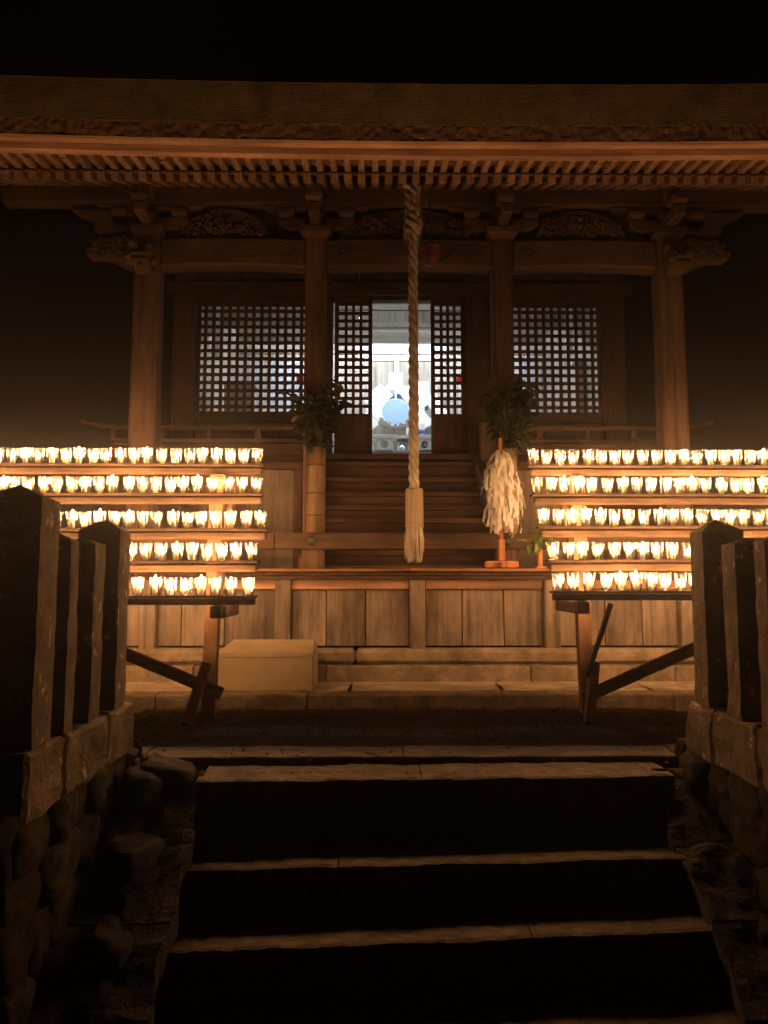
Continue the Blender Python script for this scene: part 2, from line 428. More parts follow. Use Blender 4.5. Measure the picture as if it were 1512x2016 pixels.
# raised edging at the head of the steps
ed = empty('edging_stones', (XC, 3.2, 0)); tag(ed, kind='structure')
rough_block('edging_stone', at(285, 1485, 3.2).x, 0.12, 3.16, 3.36, -0.22, 0.002, 'step', ed, 12, 0.006, 9, 0.004)
rough_block('edging_stone', 0.124, at(1330, 1485, 3.2).x, 3.155, 3.36, -0.22, 0.003, 'step', ed, 12, 0.006, 9, 0.004)
rough_block('edging_stone', at(1332, 1485, 3.2).x, 1.6, 3.05, 3.36, -0.22, 0.006, 'step', ed, 8, 0.007, 9, 0.006)
rough_block('edging_stone', -1.25, at(283, 1485, 3.2).x, 3.1, 3.36, -0.22, 0.004, 'step', ed, 8, 0.007, 9, 0.006)

# sloping side stones of the steps
def cheek(pts, wid, outx, side):
    ck = empty('stair_side_wall', (pts[0][0], 2.4, LOW), 'sloping stone side wall %s of the dark steps' % side, 'stone wall', 'side walls of the steps')
    for i in range(len(pts) - 1):
        (xa, ya, za), (xb, yb, zb) = pts[i], pts[i + 1]
        bm = bmesh.new(); n = 14; m = 12
        c = Vector(((xa + outx) / 2, (ya + yb) / 2, (za + zb) / 2)); g = []
        for j in range(n + 1):
            t = 0.012 + 0.976 * j / n; row = []
            for k in range(m + 1):
                s = k / m; x = (xa + (xb - xa) * t) * (1 - s) + outx * s
                p = Vector((x, ya + (yb - ya) * t, za + (zb - za) * t + 0.015))
                p += noise.noise_vector(p * 8) * 0.02 + noise.noise_vector(p * 21) * 0.01; row.append(p)
            g.append([row[0] + Vector((0, 0, -0.42))] + row + [row[-1] + Vector((0, 0, -0.42))])
        vs = [[bm.verts.new(p - c) for p in row] for row in g]
        for j in range(n):
            for k in range(m + 2): bm.faces.new((vs[j][k], vs[j + 1][k], vs[j + 1][k + 1], vs[j][k + 1]))
        bm.faces.new(vs[0]); bm.faces.new(vs[-1][::-1])
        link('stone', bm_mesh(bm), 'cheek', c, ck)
z1, z2, z3 = at(840, 1532, 2.92).z, at(860, 1700, 2.66).z, at(860, 1852, 2.44).z
xr = [at(1292, 1532, 2.95).x, at(1345, 1690, 2.66).x, at(1402, 1826, 2.44).x, at(1478, 2010, 2.2).x, at(1570, 2250, 1.9).x]
xl = [at(392, 1532, 2.95).x, at(368, 1700, 2.66).x, at(326, 1866, 2.44).x, at(282, 2016, 2.2).x, at(170, 2300, 1.9).x]
zs = [z1 + 0.0, z2 + 0.03, z3 + 0.03, z3 - 0.13, z3 - 0.36]; ys = [3.0, 2.72, 2.46, 2.2, 1.9]
cheek(list(zip(xr, ys, zs)), 0, XR + 0.1, 'on the right'); cheek(list(zip(xl, ys, zs)), 0, XL - 0.1, 'on the left')

# apron of stone slabs before the shrine
ap = empty('stone_apron', (XC, 4.3, 0)); tag(ap, kind='structure')
zk = at(700, 1367, 4.3).z
for a, b in ((-40, 305), (305, 606), (606, 1328), (1328, 1700)):
    rough_block('kerb_stone', at(a, 1390, 4.3).x + .003, at(b, 1390, 4.3).x - .003, 4.3, 4.46, -0.12, zk - 0.002, 'kerb', ap, 14 if b - a > 400 else 8, 0.006, 8, 0.008)
for a, b in ((-40, 390), (390, 690), (690, 985), (985, 1160), (1160, 1270), (1270, 1700)):
    q = zk - 0.003
    # slab joints run slightly askew
    xa, xb = at(a, 1350, 4.6).x, at(b, 1350, 4.6).x
    bm = bmesh.new()
    P = [(xa - .02 + .002, 4.461), (xb - .02 - .002 + (0.03 if b < 1600 else 0), 4.461), (xb + .01 - .002, 5.05), (xa + .01 + .002, 5.05)]
    lo = [bm.verts.new((x - xa, y - 4.7, -0.06)) for x, y in P]; hi = [bm.verts.new((x - xa, y - 4.7, 0.0)) for x, y in P]
    bm.faces.new(hi); bm.faces.new(lo[::-1])
    for k in range(4): bm.faces.new((lo[k], lo[(k + 1) % 4], hi[(k + 1) % 4], hi[k]))
    link('paving_slab', bm_mesh(bm), 'slab', (xa, 4.7, q), ap)

# ------------------------------------------------------------------ rubble walls and stone fences beside the steps
STONES = []
for i in range(6):
    bm = bmesh.new(); bmesh.ops.create_icosphere(bm, subdivisions=3, radius=0.5); sd = Vector((i * 7.3, 1, 2))
    for v in bm.verts:
        q = v.co * 2; m_ = max(abs(q.x), abs(q.y), abs(q.z)); v.co = v.co.lerp(v.co / m_, 0.75)
        v.co += noise.noise_vector(v.co * 2.6 + sd) * 0.13 + noise.noise_vector(v.co * 7 + sd) * 0.05
    me = bm_mesh(bm, True); me.materials.append(M['rubble']); STONES.append(me)

def rubble(parent, org, ux, un, length, z0, z1, seed, sz=0.15):
    """courses of uneven stones on a vertical face; ux along, un outward"""
    rnd = random.Random(seed); z = z0
    while z < z1 - 0.02:
        h = min(rnd.uniform(sz * .6, sz * 1.1), z1 - z); s = 0
        if z1 - z - h < 0.05: h = z1 - z
        while s < length:
            l = rnd.uniform(sz * .7, sz * 1.9)
            l = min(l, length - s + .02)
            p = Vector(org) + Vector(ux) * (s + l / 2) + Vector(un) * rnd.uniform(-0.06, -0.03) + Vector((0, 0, z + h / 2))
            o = link('stone', rnd.choice(STONES), None, p, parent, (rnd.uniform(-.12, .12), rnd.uniform(-.15, .15), rnd.uniform(-.15, .15) + (math.pi / 2 if abs(ux[1]) > .5 else 0)))
            o.scale = (l * 1.16, 0.16, h * 1.18); s += l
        z += h

POSTS = [(2.2, 2.333, 0.975, 1.02, 0.20), (2.423, 2.495, 0.86, 0.885, 0.11), (2.632, 2.732, 0.86, 0.885, 0.13), (2.886, 3.006, 0.925, 0.975, 0.165)]
def fence(side):
    s = 1 if side == 'left' else -1
    x = XL if s == 1 else XR
    wall = empty('rubble_wall', (x - s * 0.2, 2.6, LOW), 'dark mossy rubble wall on the %s of the stone steps' % side, 'stone wall', 'rubble walls beside the steps')
    rubble(wall, (x - s * 0.02, 2.12, 0), (0, 1, 0), (s, 0, 0), 1.06, LOW, 0.06, 11 if s == 1 else 12)
    rubble(wall, (x - s * 0.02 if s == -1 else x - 1.6, 2.12, 0), (1, 0, 0), (0, -1, 0), 1.58, LOW, 0.06, 21 if s == 1 else 22, 0.18)
    rubble(wall, (x - s * 0.02 if s == -1 else x - 0.4, 3.16, 0), (1, 0, 0), (0, 1, 0), 0.38, -0.1, 0.06, 31 if s == 1 else 32)
    bl = [(330, 1530, 2.98, .17, .10), (278, 1560, 2.9, .12, .12), (250, 1720, 2.68, .16, .2), (190, 1900, 2.42, .15, .2)] if s == 1 else [(1385, 1520, 2.98, .12, .1), (1440, 1600, 2.86, .13, .16), (1475, 1740, 2.66, .12, .16), (1508, 1880, 2.46, .12, .16)]
    for k, (px, py, Y, a_, b_) in enumerate(bl):
        o = link('stone', STONES[k % 6], None, at(px, py, Y), wall, (.2 * k, .3 - .1 * k, .5 * k)); o.scale = (a_ * 1.25, .16, b_ * 1.25)
    fn = empty('stone_fence', (x - s * 0.1, 2.6, 0.06), 'weathered stone post fence on the %s, standing on rubble wall' % side, 'stone fence', 'stone fences flanking the steps')
    cuts = [2.13, 2.40, 2.78, 3.08] if s == 1 else [2.13, 2.5, 2.83, 3.08]
    for a, b in zip(cuts, cuts[1:]):
        xa, xb = (x - 0.34, x + 0.018) if s == 1 else (x - 0.018, x + 0.34)
        rough_block('coping_stone', xa, xb, a + .003, b - .003, 0.045 + random.uniform(-.01, .01), 0.245 + random.uniform(-.008, .008), 'post', fn, 9, 0.012, 10, 0.012)
    for (ya, yb, zs_, zp, wd) in POSTS:
        xa, xb = (x - wd, x) if s == 1 else (x, x + wd)
        c = Vector(((xa + xb) / 2, (ya + yb) / 2, 0.24)); hx, hy = wd / 2, (yb - ya) / 2
        bm = bmesh.new(); n = 14; g = []
        ring = []
        for k in range(4):
            sx, sy = [(-1, -1), (1, -1), (1, 1), (-1, 1)][k]; tx, ty = [(1, -1), (1, 1), (-1, 1), (-1, -1)][k]
            for j in range(5): ring.append((hx * (sx + (tx - sx) * j / 5), hy * (sy + (ty - sy) * j / 5)))
        for i in range(n + 1):
            z = (zs_ - 0.24) * i / n; row = []
            for px_, py_ in ring:
                f = 0.985 if abs(px_) > hx * .99 and abs(py_) > hy * .99 else 1.0
                p = Vector((px_ * f, py_ * f, z)); p += noise.noise_vector((p + c) * 23) * 0.004 + noise.noise_vector((p + c) * 9) * 0.0035
                row.append(bm.verts.new(p))
            g.append(row)
        for a, b in zip(g, g[1:]):
            for k in range(20): bm.faces.new((a[k], a[(k + 1) % 20], b[(k + 1) % 20], b[k]))
        mid = [bm.verts.new((v.co.x * 0.45, v.co.y * 0.45, zs_ - 0.24 + (zp - zs_) * .56 + noise.noise(v.co * 30) * .004)) for v in g[-1]]
        top = bm.verts.new((0, 0, zp - 0.24))
        for k in range(20):
            bm.faces.new((g[-1][k], g[-1][(k + 1) % 20], mid[(k + 1) % 20], mid[k])); bm.faces.new((mid[k], mid[(k + 1) % 20], top))
        link('post', bm_mesh(bm), 'post', c, fn)
fence('left'); fence('right')

# ------------------------------------------------------------------ the shrine
SH = empty('shrine_hall', (XC, 6.8, 0), 'old wooden shrine hall with thick bark eaves and lit lattice doors', 'shrine')
def S(name, x0, x1, y0, y1, z0, z1, m, bev=0.004, parent=None, warp=0.0):
    return box(name, x0, x1, y0, y1, z0, z1, m, parent or SH, bev, warp)

YK = 5.5                                            # line of the porch columns
YF = 5.02                                           # face of the base wall
zd = at(800, 1119, 4.92).z                          # top of the deck
# base: sills, posts, rails, boards, deck
zs0 = at(800, 1340, 4.86).z; zs1 = at(800, 1311, 4.86).z; zs2 = at(800, 1277, 4.96).z
for a, b in ((-60, 380), (380, 640), (640, 1046), (1046, 1330), (1330, 1660)):
    rough_block('foundation_stone', at(a, 1325, 4.86).x + .002, at(b, 1325, 4.86).x - .002, 4.86, 5.2, zs0 - 0.02, zs1 - .002, 'kerb', SH, 8, 0.004, 8, 0.008)
for a, b in ((-60, 700), (700, 1660)):
    rough_block('ground_sill', at(a, 1300, 4.94).x + .001, at(b, 1300, 4.94).x - .001, 4.93, 5.2, zs1, zs2, 'kerb', SH, 14, 0.005, 7, 0.025)
PX = [-30, 291, 557, 822, 1087, 1354, 1620]
zr0, zr1 = at(800, 1160, YF).z, at(800, 1131, YF).z
for p in PX:
    c = at(p, 1200, YF - .03)
    S('base_post', c.x - 0.052, c.x + 0.052, YF - 0.045, YF + 0.07, zs2 - 0.01, zd - 0.035, 'panel', 0.006, None, 0.003)
for a, b in zip(PX, PX[1:]):
    xa, xb = at(a, 1200, YF - .03).x + 0.054, at(b, 1200, YF - .03).x - 0.054
    S('base_rail', xa, xb, YF - 0.012, YF + 0.06, zr0, zr1 + 0.01, 'eave', 0.004)
    js = {557: [642, 720], 822: [910, 993], 291: [356, 441], 1087: [1192, 1266], -30: [70, 175], 1354: [1440, 1530]}[a]
    xs = [xa] + [at(j, 1220, YF).x for j in js] + [xb]
    for u, v in zip(xs, xs[1:]):
        dy = random.uniform(0, 0.008)
        S('board', u + 0.003, v - 0.003, YF + 0.012 + dy, YF + 0.04 + dy, zs2 + 0.012, zr0 - 0.002, 'panel', 0.003)
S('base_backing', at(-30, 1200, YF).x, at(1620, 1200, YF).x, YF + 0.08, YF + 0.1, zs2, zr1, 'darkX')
xd0, xd1 = at(-60, 1120, 4.92).x, at(1660, 1120, 4.92).x
xs = [xd0 + (xd1 - xd0) * i / 4 for i in range(5)]
for i in range(4):
    S('deck_board', xs[i] + .002, xs[i + 1] - .002, 4.915, 5.1, zd - 0.020, zd + random.uniform(-.002, .002), 'deckedge', 0.005, None, 0.005)
for k in range(3):
    S('deck_board', xd0, xd1, 5.104 + k * 0.28, 5.38 + k * 0.28, zd - 0.045, zd - .004, 'deckedge', 0.004)
S('deck_joist', xd0, xd1, 4.96, 5.06, zd - 0.075, zd - 0.046, 'darkX')
rough_block('deck_under_board', xd0, xd1, 4.95, 5.09, zd - 0.046, zd - 0.022, 'barkrough', SH, 30, 0.006, 18, 0.006)

# porch columns with ground beam
zc_top = at(620, 478, YK).z
cols = [(at(289, 700, YK).x, 0.097), (at(621, 700, YK).x, 0.080), (at(989, 700, YK).x, 0.080), (at(1319, 700, YK).x, 0.097)]
for x, hw in cols:
    c = Vector((x, YK, zd)); bm = bmesh.new()
    h = zc_top - zd; ch = hw * 0.28
    ring = [(-hw + ch, -hw), (hw - ch, -hw), (hw, -hw + ch), (hw, hw - ch), (hw - ch, hw), (-hw + ch, hw), (-hw, hw - ch), (-hw, -hw + ch)]
    lo = [bm.verts.new((a, b, 0)) for a, b in ring]; hi = [bm.verts.new((a * .985, b * .985, h)) for a, b in ring]
    bm.faces.new(lo[::-1]); bm.faces.new(hi)
    for k in range(8): bm.faces.new((lo[k], lo[(k + 1) % 8], hi[(k + 1) % 8], hi[k]))
    link('column', bm_mesh(bm), 'woodZ', c, SH)
zg0, zg1 = at(700, 1081, 5.39).z, at(700, 1049, 5.39).z
xj = at(540, 1065, 5.38).x
S('ground_beam', cols[0][0] - .25, xj - .002, 5.385, 5.46, zg0, zg1, 'woodX', 0.005, None, 0.003)
S('ground_beam', xj + .002, cols[3][0] + .25, 5.38, 5.455, zg0, zg1, 'woodX', 0.005, None, 0.003)
for x in (cols[1][0], cols[2][0]):                   # hexagonal metal bosses
    b = lathe('metal_boss', [(0.04, 0), (0.04, 0.008), (0.018, 0.018), (0.0, 0.02)], (x - .004, 5.38, (zg0 + zg1) / 2), 'metal', SH, 6, True, False, False)
    b.rotation_euler = (R(90), 0, 0)
# beams between columns (rainbow beams) with carved curls
zb0, zb1 = at(800, 534, YK).z, at(800, 479, YK).z
for i in range(3):
    xa, xb = cols[i][0] + cols[i][1], cols[i + 1][0] - cols[i + 1][1]
    n = 12; lo, hi = [], []
    for k in range(n + 1):
        t = k / n; x = xa + (xb - xa) * t; e = 4 * (t - .5) ** 2
        lo.append((x, zb0 - 0.0 + 0.02 * (1 - e) - 0.0)); hi.append((x, zb1 + 0.012 * (1 - e)))
    rb = prism('rainbow_beam', lo + hi[::-1], YK - 0.065, YK + 0.065, 'woodX', SH, 0.014)
    bm = bmesh.new()
    for sg, cx in ((1, xa + .13), (-1, xb - .13)):
        bm_spiral(bm, 0 + (cx - WL[rb].x), 0.0, -0.066, 0.06, 1.4, 0 if sg == 1 else math.pi, 0.007, sg)
        bm_tube(bm, [((cx - WL[rb].x) + sg * (0.06 + 0.05 * q), -0.066, -0.03 + 0.05 * math.sin(q * 1.1)) for q in range(5)], 0.006, 5)
    tag(link('carved_curl', bm_mesh(bm, True), 'woodX', WL[rb], rb), kind='stuff')

# purlin
zp0, zp1 = at(800, 409, YK).z, at(800, 372, YK).z
S('purlin', XC - 3.1, XC + 3.1, YK - 0.06, YK + 0.06, zp0, zp1 + 0.06, 'woodX', 0.006)
# bracket sets on the columns
zt = zc_top
for i, (x, hw) in enumerate(cols):
    H = zp0 - zt
    br = link('bracket_set', None, None, (x, YK, zt), SH)
    def bearing(xx, yy, za, zb, wt, wb, nm='bearing_block'):
        bm = bmesh.new(); h = zb - za
        ring = lambda w_, z: [bm.verts.new((sx * w_ / 2, sy * w_ / 2, z)) for sx, sy in ((-1, -1), (1, -1), (1, 1), (-1, 1))]
        a, b, c = ring(wb, -h / 2), ring(wt, 0), ring(wt, h / 2)
        bm.faces.new(a[::-1]); bm.faces.new(c)
        for p, q in ((a, b), (b, c)):
            for k in range(4): bm.faces.new((p[k], p[(k + 1) % 4], q[(k + 1) % 4], q[k]))
        return link(nm, bm_mesh(bm), 'woodX', (xx, yy, (za + zb) / 2), br)
    bearing(x, YK, zt + 0.003, zt + H * 0.30, 0.24, 0.16, 'capital_block')
    def arm(z0_, z1_, L, yy=YK):
        h = z1_ - z0_
        poly = [(x - L, z1_), (x - L, z0_ + h * .55), (x - L * .86, z0_ + h * .2), (x - L * .65, z0_), (x + L * .65, z0_), (x + L * .86, z0_ + h * .2), (x + L, z0_ + h * .55), (x + L, z1_)]
        prism('bracket_arm', poly, yy - 0.045, yy + 0.045, 'woodX', br, 0.005)
    arm(zt + H * .32, zt + H * .62, 0.29)
    for dx in (-.23, 0, .23): bearing(x + dx, YK, zt + H * .64, zt + H * .84, 0.125, 0.085)
    beam('bracket_arm', (x, YK - .30, zt + H * .47), (x, YK + .3, zt + H * .47), 0.085, H * .28, 'woodY', br, 0.01)
    bearing(x, YK - .25, zt + H * .64, zt + H * .84, 0.125, 0.085)
    # boat shaped arm under the purlin
    L = 0.42; z0_, z1_ = zt + H * .86, zt + H * .995
    prism('boat_arm', [(x - L, z1_), (x - L * .95, z1_ - .02), (x - L * .6, z0_), (x + L * .6, z0_), (x + L * .95, z1_ - .02), (x + L, z1_)], YK - .05, YK + .05, 'woodX', br, 0.004)
    # strut to the flying rafters, seen lit at each column
    beam('bracket_strut', (x, YK - .05, zp0 + .02), (x, YK - .22, zp1 + .05), 0.10, 0.10, 'woodY', br, 0.008)

# carved noses at both ends of the beams
NOSE = [(181, 479), (190, 489), (172, 498), (176, 508), (200, 507), (221, 511), (241, 523), (262, 531), (275, 520), (272, 470), (250, 474), (236, 468), (222, 474), (206, 470), (196, 477)]
BR2 = [(142, 416), (150, 421), (190, 439), (187, 456), (199, 468), (232, 466), (268, 455), (268, 416)]
def nose(mirror):
    xm = XC if mirror else None
    def P(px, py, Y):
        p = at(px, py, Y); x = p.x
        if mirror: x = 2 * (cols[0][0] + cols[3][0]) / 2 - x
        return (x, p.z)
    o = prism('carved_nose', [P(px, py, YK) for px, py in NOSE], YK - .075, YK + .075, 'woodX', SH, 0.02)
    bm = bmesh.new(); c = WL[o]; sg = -1 if mirror else 1
    rnd = random.Random(5)
    for px, py, r in ((196, 492, .035), (222, 490, .05), (248, 500, .05), (252, 480, .03), (212, 504, .02)):
        x, z = P(px, py, YK); bm_spiral(bm, x - c.x, z - c.z, -.08, r, 1.5, rnd.uniform(0, 6), 0.013, sg)
    for k in range(9):
        x, z = P(rnd.uniform(185, 262), rnd.uniform(476, 512), YK)
        bmesh.ops.create_icosphere(bm, subdivisions=1, radius=rnd.uniform(.014, .026), matrix=Matrix.Translation((x - c.x, -.075, z - c.z)))
    tag(link('carved_curl', bm_mesh(bm, True), 'woodX', c, o), kind='stuff')
    prism('end_bracket', [P(px, py, YK) for px, py in BR2], YK - .045, YK + .045, 'woodX', SH, 0.008)
nose(False); nose(True)
for x, hw in (cols[0], cols[3]):
    z0_, z1_ = at(290, 530, YK - .2).z, at(290, 474, YK - .2).z; h = z1_ - z0_
    prof2 = [(0, 0), (-.06, .02), (-.12, .10), (-.2, .16), (-.27, .15), (-.30, .24), (-.26, .34), (-.29, .46), (-.24, .62), (-.17, .70), (-.12, .9), (-.05, 1.0), (0, 1.0)]
    bm = bmesh.new(); ra = [bm.verts.new((-.065, y_ * .6, t_ * h)) for y_, t_ in prof2]; rb_ = [bm.verts.new((.065, y_ * .6, t_ * h)) for y_, t_ in prof2]
    bm.faces.new(ra); bm.faces.new(rb_[::-1]); n = len(prof2)
    for k in range(n): bm.faces.new((ra[k], rb_[k], rb_[(k + 1) % n], ra[(k + 1) % n]))
    bmesh.ops.bevel(bm, geom=bm.edges[:], offset=.008, segments=1, affect='EDGES')
    o = link('carved_nose', bm_mesh(bm), 'woodX', (x, YK - hw - .002, z0_), SH)
    bm = bmesh.new(); rnd = random.Random(int(x * 10))
    for sx in (-1, 1):
        for k in range(5):
            bmesh.ops.create_icosphere(bm, subdivisions=2, radius=rnd.uniform(.02, .034), matrix=Matrix.Translation((sx * rnd.uniform(.05, .08), -rnd.uniform(.05, .17), rnd.uniform(.1, .85) * h)))
    for k in range(6): bm_spiral(bm, rnd.uniform(-.06, .06), rnd.uniform(.15, .9) * h, -.15 + .012 * k, rnd.uniform(.025, .045), 1.3, rnd.uniform(0, 6), .011, rnd.choice((-1, 1)))
    tag(link('carved_curl', bm_mesh(bm, True), 'woodX', (x, YK - hw - .002, z0_), o), kind='stuff')
# carved struts in the three bays
for i, (pa, pb) in enumerate(((352, 532), (668, 946), (1052, 1235))):
    a, b = at(pa, 470, YK), at(pb, 470, YK); zt2 = at(800, 412, YK).z; z0_ = zb1 + .015
    wd = b.x - a.x; cx = (a.x + b.x) / 2; hh = zt2 - z0_
    prof = []
    for k in range(15):
        t = k / 14; prof.append((a.x + wd * t, z0_ + hh * (0.12 + 0.85 * math.sin(math.pi * min(1, max(0, t))) ** 0.55)))
    o = prism('frog_leg_strut', [(a.x, z0_)] + prof + [(b.x, z0_)], YK - .02, YK + .03, 'woodX', SH, 0.006)
    bm = bmesh.new(); c = WL[o]; rnd = random.Random(40 + i)
    for k in range(26):
        t = rnd.uniform(.08, .92); hmax = hh * (0.1 + 0.75 * math.sin(math.pi * t) ** .55)
        bm_spiral(bm, a.x + wd * t - c.x, z0_ + rnd.uniform(.15, .95) * hmax - c.z, -.03 - rnd.uniform(0, .02), rnd.uniform(.022, .05), rnd.uniform(.7, 1.5), rnd.uniform(0, 6.28), rnd.uniform(.007, .013), rnd.choice((-1, 1)), 5)
    for k in range(14):
        t = rnd.uniform(.1, .9); hmax = hh * (0.1 + 0.7 * math.sin(math.pi * t) ** .55)
        bmesh.ops.create_icosphere(bm, subdivisions=1, radius=rnd.uniform(.015, .034), matrix=Matrix.Translation((a.x + wd * t - c.x, -.03, z0_ + rnd.uniform(.2, .9) * hmax - c.z)))
    tag(link('carved_relief', bm_mesh(bm, True), 'woodX', c, o), kind='stuff')
# plank wall behind the brackets over the beams
S('bracket_backing', cols[0][0], cols[3][0], YK + .05, YK + .06, zb1 + .02, zp0 + .01, 'darkX')

# eaves ----------------------------------------------------------
def sweep(x, y=0): return 0.0045 * (x - XC - 0.15) ** 2 * (1 - 0.8 * min(1, max(0, (y - 4.7) / 0.4)))      # ends of the eave lift
XA, XB = XC - 3.3, XC + 3.3
pk = at(800, 357, 5.1); zk_ = pk.z                     # inner end of the flying rafters
pt = at(800, 312, 4.76); zt_ = pt.z
pitch = 0.0980; nraf = int((XB - XA) / pitch)
def shared_beam(wd, ht, dy, dz):
    d = Vector((0, dy, dz)); L = d.length; d.normalize(); s = Vector((1, 0, 0)); u = s.cross(d)
    bm = bmesh.new(); bm_box(bm, (0, 0, 0), (wd, L, ht), 0.004, Matrix((s, d, u)).transposed()); return bm_mesh(bm)
YO, YI2 = 4.70, 5.14                                    # flying rafters from the fascia back to the tips of the base rafters
zin, zout = zk_ + 0.052, zt_ + 0.012                    # underside heights at the two ends
fly = shared_beam(0.044, 0.055, YI2 - YO, zin - zout); fly.materials.append(M['rafter'])
base = shared_beam(0.056, 0.064, 2.55, 2.55 * 0.43); base.materials.append(M['rafter'])
for i in range(nraf + 1):
    x = XA + 0.03 + i * pitch; s = sweep(x, 9); s1, s0 = sweep(x, YI2), sweep(x, YO)
    link('flying_rafter', fly, None, (x, (YO + YI2) / 2, (zin + zout) / 2 + 0.028 + (s0 + s1) / 2), SH, ((s1 - s0) / (YI2 - YO), 0, 0))
    link('base_rafter', base, None, (x, 5.05 + 2.55 / 2, zk_ - 0.004 + 2.55 * 0.43 / 2 + s), SH)

def eave_strip(name, prof, m, rough=0.0, nx=90, freq=10):
    """closed (y,z) profile swept along the eave with its lift"""
    bm = bmesh.new(); rows = []; y0, z0 = prof[0]
    for k in range(nx + 1):
        x = XA + (XB - XA) * k / nx; row = []
        for (y, z) in prof:
            p = Vector((x, y, z + sweep(x, y)))
            if rough: p += Vector((0, noise.noise(p * freq), noise.noise(p * freq + Vector((9, 9, 9))))) * rough
            row.append(bm.verts.new(p - Vector((XC, y0, z0))))
        rows.append(row)
    n = len(prof)
    for k in range(nx):
        for j in range(n): bm.faces.new((rows[k][j], rows[k][(j + 1) % n], rows[k + 1][(j + 1) % n], rows[k + 1][j]))
    bm.faces.new(rows[0]); bm.faces.new(rows[-1][::-1])
    return link(name, bm_mesh(bm), m, (XC, y0, z0), SH)
eave_strip('eave_lining', [(5.075, zk_ + .030), (5.125, zk_ + .05), (5.125, zk_ + .075), (5.075, zin - .001)], 'eave')            # board over base rafter tips
eave_strip('soffit_board', [(4.69, zout + .058), (5.16, zin + .06), (5.16, zin + .08), (4.69, zout + .08)], 'eave')
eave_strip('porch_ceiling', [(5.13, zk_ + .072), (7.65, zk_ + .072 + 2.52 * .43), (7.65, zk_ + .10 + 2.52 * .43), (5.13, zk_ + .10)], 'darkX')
f0 = at(800, 313, 4.70).z; f1 = at(800, 294, 4.69).z; f2 = at(800, 279, 4.64).z; f3 = at(800, 252, 4.64).z; f4 = at(800, 168, 4.60).z
eave_strip('fascia_board', [(4.695, f0 + .022), (4.69, f1), (4.76, f1), (4.76, f0 + .028)], 'eave', 0.0015)
eave_strip('fascia_board', [(4.645, f1 + .004), (4.635, f2), (4.78, f2), (4.78, f1 + .004)], 'eave', 0.002)
nl = 6
lp = [(4.637 - .003 * j, f2 + .003 + (f3 - f2) * j / nl) for j in range(nl + 1)]
eave_strip('bark_underlayer', lp + [(4.9, f3), (4.9, f2 + .003)], 'barkrough', 0.011, 520, 26)
nl = 16
lp = []
for j in range(nl):
    z_ = f3 + .003 + (f4 - f3) * j / nl; zz_ = f3 + .003 + (f4 - f3) * (j + .9) / nl; yy = 4.618 - .002 * j
    lp += [(yy, z_), (yy - .003, zz_)]
eave_strip('bark_layers', lp + [(4.62, f4 + .012), (4.9, f4 + .16), (4.9, f3 + .003)], 'bark', 0.0025, 200, 9)
# roof slopes behind the eave edge
bm = bmesh.new(); rows = []
prof = [(4.9, f4 + .155), (5.8, f4 + .62), (6.9, f4 + 1.3), (7.9, f4 + 2.1), (8.9, f4 + 3.1), (9.5, f4 + 3.5), (10.1, f4 + 3.1), (11.7, f4 + 1.6), (13.7, f4 + .5), (13.7, f4 + .25), (11.7, f4 + 1.3), (9.5, f4 + 3.1), (7.9, f4 + 1.7), (5.8, f4 + .32), (4.9, f4 - .02)]
for k in range(13):
    x = XA + (XB - XA) * k / 12; rows.append([bm.verts.new((x - XC, y - 9.5, z + sweep(x, y) - f4)) for y, z in prof])
for k in range(12):
    for j in range(len(prof)): bm.faces.new((rows[k][j], rows[k][(j + 1) % len(prof)], rows[k + 1][(j + 1) % len(prof)], rows[k + 1][j]))
bm.faces.new(rows[0]); bm.faces.new(rows[-1][::-1])
link('roof', bm_mesh(bm), 'bark', (XC, 9.5, f4), SH)

# stairs ----------------------------------------------------------
SY = [(1114, 5.6), (1083, 5.8), (1048, 6.02), (1020, 6.24), (995, 6.46), (968, 6.68), (940, 6.9), (909, 7.15)]
xs0, xs1 = at(648, 1000, 6.3).x, at(968, 1000, 6.3).x
xs0, xs1 = XC - 0.73, XC + 0.73
for i, (py, Y) in enumerate(SY):
    z = at(800, py, Y).z; zb_ = at(800, SY[i - 1][0], SY[i - 1][1]).z if i else zd
    S('stair_tread', xs0, xs1, Y - .02, Y + .3, z - 0.045, z, 'woodX', 0.005, None, 0.003)
    S('stair_riser', xs0 + .01, xs1 - .01, Y + .01, Y + .03, zb_ - .02, z - .046, 'woodX', 0.002)
zf = at(790, 905, 7.6).z                                # hall floor
for sx in (-1, 1):
    x = XC + sx * 0.77
    p = [(5.58, zd), (5.58, zd + .12), (7.15, zf + .02), (7.25, zf + .02), (7.25, zd)]
    bm = bmesh.new(); a = [bm.verts.new((-.035, y - 6, z - zd)) for y, z in p]; b = [bm.verts.new((.035, y - 6, z - zd)) for y, z in p]
    bm.faces.new(a); bm.faces.new(b[::-1])
    for k in range(5): bm.faces.new((a[k], b[k], b[(k + 1) % 5], a[(k + 1) % 5]))
    link('stair_stringer', bm_mesh(bm), 'woodY', (x, 6, zd), SH)
# cabinet-like panelled sides next to the stairs
for sx in (-1, 1):
    x0_, x1_ = sorted((XC + sx * 0.86, XC + sx * 1.75))
    zt2 = at(560, 925, 6.4).z
    S('side_panel', x0_, x1_, 6.4, 6.44, zd, zt2, 'panel', 0.004)
    xi = XC + sx * 0.90
    S('side_panel_frame', xi - .035, xi + .035, 6.36, 6.4, zd, zt2 + .04, 'woodZ', 0.004)
    S('side_panel_frame', x0_, x1_, 6.35, 6.42, zt2, zt2 + .06, 'woodX', 0.004)

